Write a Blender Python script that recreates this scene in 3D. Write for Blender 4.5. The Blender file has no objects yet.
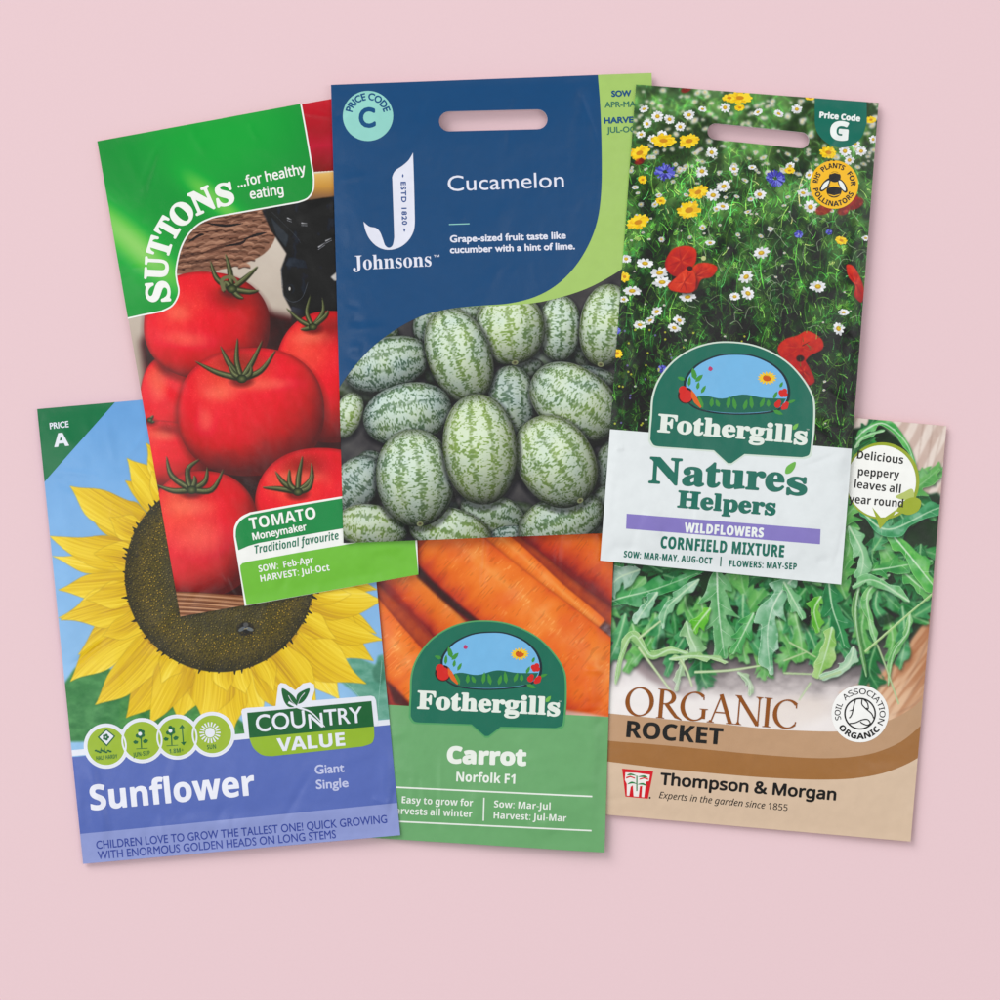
import bpy, bmesh, math, os
import numpy as np
from mathutils import Vector, Matrix
from mathutils.geometry import tessellate_polygon

# ------------------------------------------------------------------ scene frame
# a flat lay seen from straight above: 1000 layout units = 0.4 m across the table
SC = bpy.context.scene
U = 0.0004            # metres per layout unit on the table
HC = 2.5              # camera height
PI = math.pi

def lin(c):
    c = c / 255.0
    return c / 12.92 if c <= 0.04045 else ((c + 0.055) / 1.055) ** 2.4
def rgb(c): return (lin(c[0]), lin(c[1]), lin(c[2]), 1)

def Z(x0, y0, s):
    return lambda *p: [(x0 + s * a, y0 + s * b) for a, b in (p[0] if len(p) == 1 and not isinstance(p[0][0], (int, float)) else p)]

def smooth(pts, closed=False, n=8):
    """Catmull-Rom through the points"""
    P = [np.array(p, float) for p in pts]
    m = len(P); out = []
    rng = range(m) if closed else range(m - 1)
    for i in rng:
        p0 = P[(i - 1) % m] if closed or i > 0 else P[i]
        p1 = P[i]; p2 = P[(i + 1) % m]
        p3 = P[(i + 2) % m] if closed or i + 2 < m else P[i + 1]
        for k in range(n):
            t = k / n
            out.append(0.5 * (2 * p1 + (p2 - p0) * t + (2 * p0 - 5 * p1 + 4 * p2 - p3) * t * t + (3 * p1 - p0 - 3 * p2 + p3) * t ** 3))
    if not closed: out.append(P[-1])
    return [tuple(p) for p in out]

def circle(cx, cy, r, n=48, r2=None, ang=0):
    r2 = r2 or r
    ca, sa = math.cos(ang), math.sin(ang)
    o = []
    for k in range(n):
        t = 2 * PI * k / n
        x, y = r * math.cos(t), r2 * math.sin(t)
        o.append((cx + x * ca - y * sa, cy + x * sa + y * ca))
    return o

# ------------------------------------------------------------------ noise
_T = np.random.RandomState(7).rand(256, 256).astype(np.float32)
def vn(x, y):
    xi = np.floor(x).astype(np.int64); yi = np.floor(y).astype(np.int64)
    fx = x - xi; fy = y - yi
    fx = fx * fx * (3 - 2 * fx); fy = fy * fy * (3 - 2 * fy)
    a = _T[yi & 255, xi & 255]; b = _T[yi & 255, (xi + 1) & 255]
    c = _T[(yi + 1) & 255, xi & 255]; d = _T[(yi + 1) & 255, (xi + 1) & 255]
    return (a * (1 - fx) + b * fx) * (1 - fy) + (c * (1 - fx) + d * fx) * fy
def fbm(x, y, o=4):
    s = 0; a = 0.5; t = 0
    for k in range(o):
        s = s + a * vn(x + 17.3 * k, y + 9.1 * k); t += a; a *= 0.5; x = x * 2.03; y = y * 2.03
    return s / t
def sst(a, b, x):
    t = np.clip((x - a) / (b - a), 0, 1); return t * t * (3 - 2 * t)
def ramp(t, stops):
    t = np.asarray(t); xs = [s[0] for s in stops]
    return np.stack([np.interp(t, xs, [s[1][k] for s in stops]) for k in range(3)], -1)

# ------------------------------------------------------------------ packets
class Packet:
    """A pouch lying on the table; the layout outline gives its real size and place."""
    def __init__(s, name, label, corners, z, edge_col, holes=(), bulge=1.2, creases=(), seed=0, sag=1.3, skin_rough=0.29):
        s.c = [np.array(p, float) for p in corners]            # TL TR BR BL
        zt, zr, zb = z                                          # height of TL, TR, BL in mm
        zm = ((zr + zb) / 2) / 1000
        s.k = (HC - zm) / HC
        cen = sum(s.c) / 4
        s.cen = cen
        d = (s.c[1] - s.c[0]) + (s.c[2] - s.c[3]); d /= np.linalg.norm(d)
        s.ux = d; s.uy = np.array([-d[1], d[0]])                # layout: y down
        W = np.linalg.norm(s.c[1] - s.c[0]); Hh = np.linalg.norm(s.c[3] - s.c[0])
        s.W, s.H = W * U * s.k, Hh * U * s.k
        # pose: origin at the packet's centre, x along its top edge, y up the packet
        wx = Vector((d[0] * s.W, -d[1] * s.W, (zr - zt) / 1000)).normalized()
        wy = -Vector((s.uy[0] * s.H, -s.uy[1] * s.H, (zb - zt) / 1000)).normalized()
        wz = wx.cross(wy).normalized(); wy = wz.cross(wx)
        loc = Vector(((cen[0] - 500) * U * s.k, -(cen[1] - 500) * U * s.k, zm))
        M = Matrix((wx, wy, wz)).transposed().to_4x4(); M.translation = loc
        s.root = bpy.data.objects.new(name, None); SC.collection.objects.link(s.root)
        s.root.empty_display_size = 0.02
        s.root.matrix_world = M
        s.root['label'] = label; s.root['category'] = 'seed packet'; s.root['group'] = 'seed packets fanned out on the pink surface'
        s.bulge, s.creases, s.seed, s.sag = bulge, creases, seed, sag
        s.outline = [tuple(p) for p in corners]; s.holes = list(holes); s.edge_col = edge_col; s.rough = skin_rough
        s.mats = {}
    # layout -> packet-local metres
    def loc(s, pts):
        p = np.asarray(pts, float) - s.cen
        return np.stack([p @ s.ux, -(p @ s.uy)], -1) * U * s.k
    def lay(s, xy):
        p = np.asarray(xy, float) / (U * s.k)
        return s.cen + p[..., :1] * s.ux - p[..., 1:] * s.uy
    def fall(s, x, y):
        w, h = s.W / 2 * 1000, s.H / 2 * 1000
        a = np.clip((w - np.abs(x)) / 26, 0, 1); b = np.clip((h - np.abs(y) - 3) / 30, 0, 1)
        return (1 - (1 - a) ** 2.6) * (1 - (1 - b) ** 2.4)
    def height(s, X, Y):
        """front skin height in metres over the local plane"""
        x, y = X * 1000, Y * 1000
        f = s.fall(x, y)
        z = 0.15 + s.bulge * f
        sd = s.seed * 13.7
        z = z + (vn(x / 30 + sd + 50, y / 38 + sd + 50) - .5) * 0.55 + (vn(x / 13 + sd + 80, y / 17 + 60) - .5) * 0.16
        w = s.W / 2 * 1000; hh = s.H / 2 * 1000
        ed = np.exp(-((hh - np.abs(y)) / 9) ** 2)
        z = z + ed * (vn(x / 7 + sd + 30, y / 40 + 90) - .5) * 0.22
        es = np.exp(-((w - np.abs(x)) / 6) ** 2)
        z = z + es * (vn(x / 30 + sd + 70, y / 8 + 40) - .5) * 0.2
        return z / 1000
    def crinkles(s):
        """fine creases of the film, as a height picture in mm over the packet"""
        k = 2.0; w, h = int(s.cw / (U * s.k) * k), int(s.ch / (U * s.k) * k)
        X, Y = np.meshgrid(((np.arange(w) + .5) / w - .5) * s.cw * 1000, ((np.arange(h) + .5) / h - .5) * s.ch * 1000)
        z = np.zeros((h, w)); R = np.random.RandomState(100 + s.seed)
        hw, hh = s.W * 500, s.H * 500
        L_ = [(s.loc([a])[0] * 1000, s.loc([b])[0] * 1000, am, wd) for a, b, am, wd in s.creases]
        for i in range(34):
            e = R.choice(4); u = R.uniform(-1, 1); l = R.uniform(8, 38)
            if e < 2:
                p = np.array((u * hw, (1 if e else -1) * (hh - R.uniform(0, 6)))); a = PI / 2 + R.normal(0, .35)
                q = p + np.array((math.cos(a), math.sin(a))) * l * (-1 if e else 1)
            else:
                p = np.array(((1 if e == 3 else -1) * (hw - R.uniform(0, 5)), u * hh)); a = R.normal(0, .5)
                q = p + np.array((math.cos(a), math.sin(a))) * l * .6 * (-1 if e == 3 else 1)
            L_.append((p, q, R.uniform(.05, .17) * R.choice([-1, 1]), R.uniform(1.0, 2.8)))
        for i in range(9):
            p = np.array((R.uniform(-.8, .8) * hw, R.uniform(-.8, .8) * hh)); a = R.uniform(0, PI); l = R.uniform(15, 50)
            L_.append((p, p + np.array((math.cos(a), math.sin(a))) * l, R.uniform(.05, .12), R.uniform(2, 5)))
        for a, b, amp, wd in L_:
            L = np.linalg.norm(b - a); t = (b - a) / L
            q = (X - a[0]) * t[0] + (Y - a[1]) * t[1]
            d = (X - a[0]) * -t[1] + (Y - a[1]) * t[0] + .3 * wd * np.sin(q / 7 + a[0])
            m = sst(0, .35, q / L) * sst(0, .35, 1 - q / L)
            z += amp * 1.25 * m * np.exp(-(d / wd) ** 2)
        z += (fbm(X / 9 + s.seed * 5 + 60, Y / 12 + 60, 3) - .5) * .2
        im = bpy.data.images.new('film_creases', w, h, alpha=False, float_buffer=True); im.colorspace_settings.name = 'Non-Color'
        o = np.ones((h, w, 4), np.float32); o[..., :3] = (z * .5 + .5)[..., None]
        im.pixels.foreach_set(o.ravel()); im.update(); im.pack()
        return im
    def skin(s, X, Y):
        """the same skin as flat facets of a fixed triangle grid, so that ink laid on it never sinks in"""
        i, j = np.floor(X / STEP), np.floor(Y / STEP); fx, fy = X / STEP - i, Y / STEP - j
        h = lambda a, b: s.height((i + a) * STEP, (j + b) * STEP)
        z0, z1 = h(0, 0), h(1, 1)
        return np.where(fx >= fy, z0 + (h(1, 0) - z0) * fx + (z1 - h(1, 0)) * fy, z0 + (h(0, 1) - z0) * fy + (z1 - h(0, 1)) * fx)
    def normals(s, X, Y):
        e = 0.0006
        gx = (s.height(X + e, Y) - s.height(X - e, Y)) / (2 * e)
        gy = (s.height(X, Y + e) - s.height(X, Y - e)) / (2 * e)
        n = np.stack([-gx, -gy, np.ones_like(gx)], -1)
        return n / np.linalg.norm(n, axis=-1, keepdims=True)

STEP = 0.004
def grid_cut(bm):
    step = STEP
    P = np.array([v.co[:] for v in bm.verts])
    for no in (Vector((1, 0, 0)), Vector((0, 1, 0)), Vector((1, -1, 0))):
        d = P[:, 0] * no.x + P[:, 1] * no.y
        k = math.floor(d.min() / step) + 1
        while k * step < d.max() - 1e-7:
            co = Vector((k * step, 0, 0)) if no.x else Vector((0, k * step, 0))
            bmesh.ops.bisect_plane(bm, geom=bm.verts[:] + bm.edges[:] + bm.faces[:], plane_co=co, plane_no=no, dist=1e-8)
            k += 1

def finish(pk, bm, name, mat, parent, lift, zoff=None):
    """drape a flat bmesh over the packet's skin, set normals and UVs, link it"""
    bm.verts.ensure_lookup_table()
    co = np.array([v.co[:] for v in bm.verts]).reshape(-1, 3)
    z = pk.skin(co[:, 0], co[:, 1]) + lift / 1000 + co[:, 2]
    for v, zz in zip(bm.verts, z): v.co.z = zz
    for f in bm.faces:
        if f.normal.z < 0 or f.calc_area() == 0: pass
    bm.normal_update()
    fl = [f for f in bm.faces if f.normal.z < 0]
    if fl: bmesh.ops.reverse_faces(bm, faces=fl)
    for f in bm.faces: f.smooth = True
    me = bpy.data.meshes.new(name); bm.to_mesh(me); bm.free()
    n = len(me.vertices)
    c = np.empty(n * 3, np.float32); me.vertices.foreach_get('co', c); c = c.reshape(-1, 3)
    uv = me.uv_layers.new(name='UVMap')
    vi = np.empty(len(me.loops), np.int32); me.loops.foreach_get('vertex_index', vi)
    w = np.stack([c[:, 0] / pk.cw + .5, c[:, 1] / pk.ch + .5], -1)[vi] if hasattr(pk, 'cw') else np.zeros((len(vi), 2))
    uv.data.foreach_set('uv', w.astype(np.float32).ravel())
    me.normals_split_custom_set_from_vertices(pk.normals(c[:, 0].astype(float), c[:, 1].astype(float)).tolist())
    o = bpy.data.objects.new(name, me); SC.collection.objects.link(o)
    o.parent = parent if parent is not None else pk.root
    me.materials.append(mat)
    return o

def flat_bm(loops):
    """loops: list of Nx2 local metres (outer, holes...)"""
    bm = bmesh.new()
    vs = []
    for lp in loops: vs += [bm.verts.new((p[0], p[1], 0)) for p in lp]
    tris = tessellate_polygon([[Vector((p[0], p[1], 0)) for p in lp] for lp in loops])
    for t in tris:
        if len(set(t)) == 3:
            try: bm.faces.new([vs[i] for i in t])
            except ValueError: pass
    return bm

def patch(pk, loops, name, mat, lift, parent=None):
    """a printed area: list of layout loops (outer first, then holes)"""
    bm = None
    L = [pk.loc(l) for l in loops]
    bm = flat_bm(L); grid_cut(bm)
    return finish(pk, bm, name, mat, parent, lift)

def shapes(pk, polys, name, mat, lift, parent=None):
    """several separate printed marks forming one sign"""
    bm = bmesh.new()
    for k, p in enumerate(polys):
        P = pk.loc(p)
        vs = [bm.verts.new((q[0], q[1], k * 1.5e-6)) for q in P]
        for t in tessellate_polygon([[Vector((q[0], q[1], 0)) for q in P]]):
            if len(set(t)) == 3:
                try: bm.faces.new([vs[i] for i in t])
                except ValueError: pass
    grid_cut(bm)
    return finish(pk, bm, name, mat, parent, lift)

# ------------------------------------------------------------------ lettering
FD = os.path.join(bpy.utils.resource_path('LOCAL'), 'datafiles', 'fonts', '')
def _font(f):
    try: return bpy.data.fonts.load(FD + f)
    except Exception: return None
F_MATH, F_INTER = _font('NotoSansMath-Regular.woff2'), _font('Inter.woff2')
def _m(s, A, a, d=None, sub={}):
    o = ''
    for c in s:
        if c in sub: o += sub[c]
        elif 'A' <= c <= 'Z': o += chr(A + ord(c) - 65)
        elif 'a' <= c <= 'z': o += chr(a + ord(c) - 97)
        elif '0' <= c <= '9' and d: o += chr(d + ord(c) - 48)
        else: o += c
    return o
STY = {
 'geo': (None, lambda s: s),
 'sans': (F_MATH, lambda s: s),
 'inter': (F_INTER, lambda s: s),
 'bold': (F_MATH, lambda s: _m(s, 0x1D5D4, 0x1D5EE, 0x1D7EC)),
 'boldit': (F_MATH, lambda s: _m(s, 0x1D63C, 0x1D656)),
 'ital': (F_MATH, lambda s: _m(s, 0x1D608, 0x1D622)),
 'serif': (F_MATH, lambda s: _m(s, 0x1D400, 0x1D41A, 0x1D7CE)),
}
_cap = {}
def glyphs(s, sty, space=1.0):
    """flat mesh of a line of lettering: verts Nx2, triangles; x from 0, cap height 1"""
    f, tr = STY[sty]
    if f is None and sty != 'geo': tr = lambda q: q
    def raw(t, sp=1.0):
        cu = bpy.data.curves.new('t', 'FONT'); cu.body = t
        if f: cu.font = f
        cu.size = 1; cu.resolution_u = 4; cu.space_character = sp
        ob = bpy.data.objects.new('t', cu)
        me = ob.to_mesh()
        n = len(me.vertices); v = np.empty(n * 3, np.float32); me.vertices.foreach_get('co', v)
        fc = [tuple(p.vertices) for p in me.polygons]
        ob.to_mesh_clear(); bpy.data.objects.remove(ob); bpy.data.curves.remove(cu)
        return v.reshape(-1, 3)[:, :2].astype(float), fc
    if sty not in _cap:
        v, _ = raw(tr('H')); _cap[sty] = v[:, 1].max()
    v, fc = raw(tr(s), space)
    v = v / _cap[sty]; v[:, 0] -= v[:, 0].min()
    return v, fc

def lay_text(pk, sets, name, mat, lift, parent, fat):
    """sets: list of (layout verts, faces). fat: extra stroke half width in layout units"""
    bm = bmesh.new()
    offs = [(0, 0)]
    if fat:
        n = 8 if fat < .9 else 12
        offs += [(fat * math.cos(2 * PI * k / n), fat * math.sin(2 * PI * k / n)) for k in range(n)]
    for k, (dx, dy) in enumerate(offs):
        for v, fc in sets:
            P = pk.loc(np.asarray(v) + (dx, dy))
            vs = [bm.verts.new((p[0], p[1], k * 1.5e-6)) for p in P]
            for f in fc:
                try: bm.faces.new([vs[i] for i in f])
                except ValueError: pass
    grid_cut(bm)
    return finish(pk, bm, name, mat, parent, lift)

def text(pk, s, sty, P0, P1, cap, name, mat, lift, parent=None, fat=0, space=1.0):
    v, fc = glyphs(s, sty, space)
    P0, P1 = np.array(P0, float), np.array(P1, float)
    d = P1 - P0; L = np.linalg.norm(d); d /= L; up = np.array([d[1], -d[0]])
    Q = P0 + (fat + v[:, :1] / v[:, 0].max() * (L - 2 * fat)) * d + (v[:, 1:] * (cap - 2 * fat) + fat) * up
    return lay_text(pk, [(Q, fc)], name, mat, lift, parent, fat)

def arc_text(pk, s, sty, c, R, a0, a1, cap, name, mat, lift, parent=None, fat=0, under=False):
    v, fc = glyphs(s, sty)
    a = np.radians(a0 + (a1 - a0) * v[:, 0] / v[:, 0].max())
    r = R + (-1 if under else 1) * v[:, 1] * cap
    Q = np.array(c) + np.stack([r * np.cos(a), r * np.sin(a)], -1)
    return lay_text(pk, [(Q, fc)], name, mat, lift, parent, fat)

def spread_letters(pk, items, sty, name, mat, lift, parent=None, fat=0):
    """items: (char, cx, cy, degrees anticlockwise, width, height)"""
    sets = []
    for ch, cx, cy, a, w, h in items:
        v, fc = glyphs(ch, sty)
        lo, hi = v.min(0), v.max(0)
        q = (v - (lo + hi) / 2) / (hi - lo) * (w - 2 * fat, h - 2 * fat)
        a = math.radians(a); ca, sa = math.cos(a), math.sin(a)
        sets.append((np.stack([cx + q[:, 0] * ca - q[:, 1] * sa, cy - (q[:, 0] * sa + q[:, 1] * ca)], -1), fc))
    return lay_text(pk, sets, name, mat, lift, parent, fat)

# ------------------------------------------------------------------ materials
FILM = 0.016    # darkens every printed colour evenly, to offset the haze the film reflects
def _skin(nt, rough, pk, bump=0.06):
    b = nt.nodes['Principled BSDF']
    b.inputs['Roughness'].default_value = rough
    b.inputs['IOR'].default_value = 1.4; b.inputs['Specular IOR Level'].default_value = .42
    tc = nt.nodes.new('ShaderNodeTexCoord')
    n1 = nt.nodes.new('ShaderNodeTexNoise'); n1.inputs['Scale'].default_value = 85; n1.inputs['Detail'].default_value = 5; n1.inputs['Roughness'].default_value = .55
    nt.links.new(tc.outputs['Object'], n1.inputs['Vector'])
    bp = nt.nodes.new('ShaderNodeBump'); bp.inputs['Strength'].default_value = bump; bp.inputs['Distance'].default_value = .0025
    nt.links.new(n1.outputs['Fac'], bp.inputs['Height'])
    if not hasattr(pk, 'film'): pk.film = pk.crinkles()
    t = nt.nodes.new('ShaderNodeTexImage'); t.image = pk.film; t.extension = 'EXTEND'; t.interpolation = 'Cubic'
    b2 = nt.nodes.new('ShaderNodeBump'); b2.inputs['Strength'].default_value = 1; b2.inputs['Distance'].default_value = .002
    nt.links.new(t.outputs['Color'], b2.inputs['Height']); nt.links.new(bp.outputs['Normal'], b2.inputs['Normal']); nt.links.new(b2.outputs['Normal'], b.inputs['Normal'])
    n2 = nt.nodes.new('ShaderNodeTexNoise'); n2.inputs['Scale'].default_value = 30; n2.inputs['Detail'].default_value = 4
    nt.links.new(tc.outputs['Object'], n2.inputs['Vector'])
    mr = nt.nodes.new('ShaderNodeMapRange'); mr.inputs['To Min'].default_value = rough - .07; mr.inputs['To Max'].default_value = rough + .09
    nt.links.new(n2.outputs['Fac'], mr.inputs['Value']); nt.links.new(mr.outputs['Result'], b.inputs['Roughness'])
    return b

def ink(pk, c):
    """plain printed colour on the packet's film, with the slight mottling of print"""
    c = tuple(c)
    if c in pk.mats: return pk.mats[c]
    m = bpy.data.materials.new('printed_ink'); m.use_nodes = True; nt = m.node_tree
    b = _skin(nt, pk.rough, pk)
    tc = nt.nodes.new('ShaderNodeTexCoord'); n = nt.nodes.new('ShaderNodeTexNoise')
    n.inputs['Scale'].default_value = 260; n.inputs['Detail'].default_value = 3
    nt.links.new(tc.outputs['Object'], n.inputs['Vector'])
    mx = nt.nodes.new('ShaderNodeMix'); mx.data_type = 'RGBA'
    a = [max(v - FILM, 0.001) for v in rgb(c)[:3]]; k = .94
    mx.inputs[6].default_value = (a[0] * k, a[1] * k, a[2] * k, 1); mx.inputs[7].default_value = (min(a[0] * 1.05, 1), min(a[1] * 1.05, 1), min(a[2] * 1.05, 1), 1)
    nt.links.new(n.outputs['Fac'], mx.inputs[0]); nt.links.new(mx.outputs[2], b.inputs['Base Color'])
    pk.mats[c] = m
    return m

# ------------------------------------------------------------------ print raster (the photographs printed on the packets)
class Print:
    S = 3.0
    def __init__(s, pk):
        s.pk = pk
        L = pk.loc(pk.outline); m = np.abs(L).max(0) + 0.0008
        pk.cw, pk.ch = 2 * m[0], 2 * m[1]
        s.w = int(pk.cw / (U * pk.k) * s.S); s.h = int(pk.ch / (U * pk.k) * s.S)
        xs = ((np.arange(s.w) + .5) / s.w - .5) * pk.cw; ys = (.5 - (np.arange(s.h) + .5) / s.h) * pk.ch
        X, Y = np.meshgrid(xs, ys)
        q = pk.lay(np.stack([X, Y], -1)); s.X = q[..., 0].astype(np.float32); s.Y = q[..., 1].astype(np.float32)
        s.a = np.zeros((s.h, s.w, 3), np.float32)
    def px(s, pts):
        L = s.pk.loc(pts)
        return np.stack([(L[:, 0] / s.pk.cw + .5) * s.w, (.5 - L[:, 1] / s.pk.ch) * s.h], -1)
    def box(s, P, pad=1):
        x0, y0 = np.floor(P.min(0) - pad).astype(int); x1, y1 = np.ceil(P.max(0) + pad).astype(int)
        x0, y0 = max(x0, 0), max(y0, 0); x1, y1 = min(x1, s.w), min(y1, s.h)
        return (x0, y0, x1, y1) if x1 > x0 and y1 > y0 else None
    def fill(s, fn): s.a[:] = fn(s.X, s.Y) if callable(fn) else fn
    def put(s, b, m, col):
        x0, y0, x1, y1 = b
        if callable(col): col = col(s.X[y0:y1, x0:x1], s.Y[y0:y1, x0:x1])
        m = m[..., None]
        s.a[y0:y1, x0:x1] = s.a[y0:y1, x0:x1] * (1 - m) + np.asarray(col, np.float32) * m
    def poly(s, pts, col, al=1.0, soft=0):
        P = s.px(pts); b = s.box(P, 2 + soft * s.S * 2)
        if not b: return
        x0, y0, x1, y1 = b
        gx = np.arange(x0, x1) + .5; gy = (np.arange(y0, y1) + .5)[:, None]
        m = np.zeros((y1 - y0, x1 - x0), bool)
        n = len(P)
        for i in range(n):
            ax, ay = P[i]; bx, by = P[(i + 1) % n]
            if ay == by: continue
            r0 = max(int(min(ay, by)) - y0 - 1, 0); r1 = min(int(max(ay, by)) - y0 + 2, y1 - y0)
            if r1 <= r0: continue
            g = gy[r0:r1]
            c = ((ay > g) != (by > g))
            xi = (bx - ax) * (g - ay) / (by - ay) + ax
            m[r0:r1] ^= c & (gx[None, :] < xi)
        m = m.astype(np.float32)
        if soft: m = s.blur(m, soft * s.S)
        s.put(b, m * al, col)
    @staticmethod
    def blur(m, r):
        r = max(1, int(round(r)))
        for _ in range(2):
            for ax in (0, 1):
                p = np.pad(m, [(r + 1, r) if k == ax else (0, 0) for k in (0, 1)], mode='edge')
                c = np.cumsum(p, ax, dtype=np.float64); n = m.shape[ax]
                m = ((c[2 * r + 1:2 * r + 1 + n] - c[:n]) if ax == 0 else (c[:, 2 * r + 1:2 * r + 1 + n] - c[:, :n])) / (2 * r + 1)
        return m.astype(np.float32)
    def ell(s, cx, cy, rx, ry, ang, fn, al=1.0, soft=.4, p=2.0):
        """fn(a, b, r, X, Y) -> colour for normalised ellipse coordinates; ang in degrees clockwise"""
        R = max(rx, ry) + soft * 2
        b = s.box(s.px([(cx - R, cy - R), (cx + R, cy - R), (cx + R, cy + R), (cx - R, cy + R)]))
        if not b: return
        x0, y0, x1, y1 = b
        X, Y = s.X[y0:y1, x0:x1], s.Y[y0:y1, x0:x1]
        t = math.radians(ang); dx, dy = X - cx, Y - cy
        a = (dx * math.cos(t) + dy * math.sin(t)) / rx; c = (-dx * math.sin(t) + dy * math.cos(t)) / ry
        r = (np.abs(a) ** p + np.abs(c) ** p) ** (1 / p)
        m = np.clip((1 - r) * min(rx, ry) / soft + .5, 0, 1) * al
        col = fn(a, c, r, X, Y) if callable(fn) else fn
        s.put(b, m.astype(np.float32), col)
    def stroke(s, pts, w0, w1, col, al=1.0, soft=0, n=5, mid=None):
        P = np.array(smooth(pts, n=n)) if len(pts) > 2 else np.array(pts, float)
        d = np.gradient(P, axis=0); d /= np.linalg.norm(d, axis=1, keepdims=True) + 1e-9
        nn = np.stack([-d[:, 1], d[:, 0]], -1)
        t = np.linspace(0, 1, len(P))[:, None]
        w = (w0 * (1 - t) + w1 * t) / 2
        if mid is not None: w = w + (mid / 2) * np.sin(PI * t)
        s.poly(np.concatenate([P + nn * w, (P - nn * w)[::-1]]), col, al, soft)
    def soften(s, fn, r):
        """out-of-focus parts of the printed photograph; fn(X, Y) says how much"""
        m = fn(s.X, s.Y)[..., None]
        b = np.stack([s.blur(s.a[..., k], r * s.S) for k in range(3)], -1)
        s.a = s.a * (1 - m) + b * m
    def image(s, name):
        im = bpy.data.images.new(name, s.w, s.h, alpha=False)
        im.colorspace_settings.name = 'sRGB'
        o = np.ones((s.h, s.w, 4), np.float32); v = np.clip(s.a, 0, 255)[::-1] / 255
        v = np.where(v <= .04045, v / 12.92, ((v + .055) / 1.055) ** 2.4); v = np.clip(v - FILM, 0.0008, 1)
        o[..., :3] = np.where(v <= .0031308, v * 12.92, 1.055 * v ** (1 / 2.4) - .055)
        im.pixels.foreach_set(o.ravel()); im.update(); im.pack()
        return im
    def material(s, name):
        m = bpy.data.materials.new(name); m.use_nodes = True; nt = m.node_tree
        b = _skin(nt, s.pk.rough, s.pk)
        t = nt.nodes.new('ShaderNodeTexImage'); t.image = s.image(name); t.extension = 'EXTEND'
        nt.links.new(t.outputs['Color'], b.inputs['Base Color'])
        return m

def build_body(pk):
    """the pouch itself: front skin, back skin bellying down, thin welded rim"""
    bm = flat_bm([pk.loc(l) for l in [pk.outline] + pk.holes]); grid_cut(bm)
    for f in bm.faces:
        if f.normal.z < 0: f.normal_flip()
    top = bm.verts[:]; be = [(e.verts[0], e.verts[1]) for e in bm.edges if len(e.link_faces) == 1]
    tf = bm.faces[:]
    X = np.array([v.co.x for v in top]); Y = np.array([v.co.y for v in top])
    zt = pk.skin(X, Y); fall = pk.fall(X * 1000, Y * 1000)
    zb = zt - 0.00022 - fall * (pk.bulge + pk.sag) / 1000
    low = {}
    for v, a, b in zip(top, zt, zb):
        v.co.z = a; low[v] = bm.verts.new((v.co.x, v.co.y, b))
    for f in tf: bm.faces.new([low[v] for v in reversed(f.verts)])
    for a, b in be:
        try: bm.faces.new([a, b, low[b], low[a]])
        except ValueError: pass
    bmesh.ops.recalc_face_normals(bm, faces=bm.faces[:])
    for f in bm.faces: f.smooth = abs(f.normal.z) > .3
    me = bpy.data.meshes.new('pouch'); bm.to_mesh(me); bm.free()
    o = bpy.data.objects.new('pouch', me); SC.collection.objects.link(o); o.parent = pk.root
    me.materials.append(ink(pk, pk.edge_col))
    return o
V = lambda *a: np.array(a, np.float32)
def lerp(a, b, t): return V(*a) * (1 - t)[..., None] + V(*b) * t[..., None]

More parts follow.
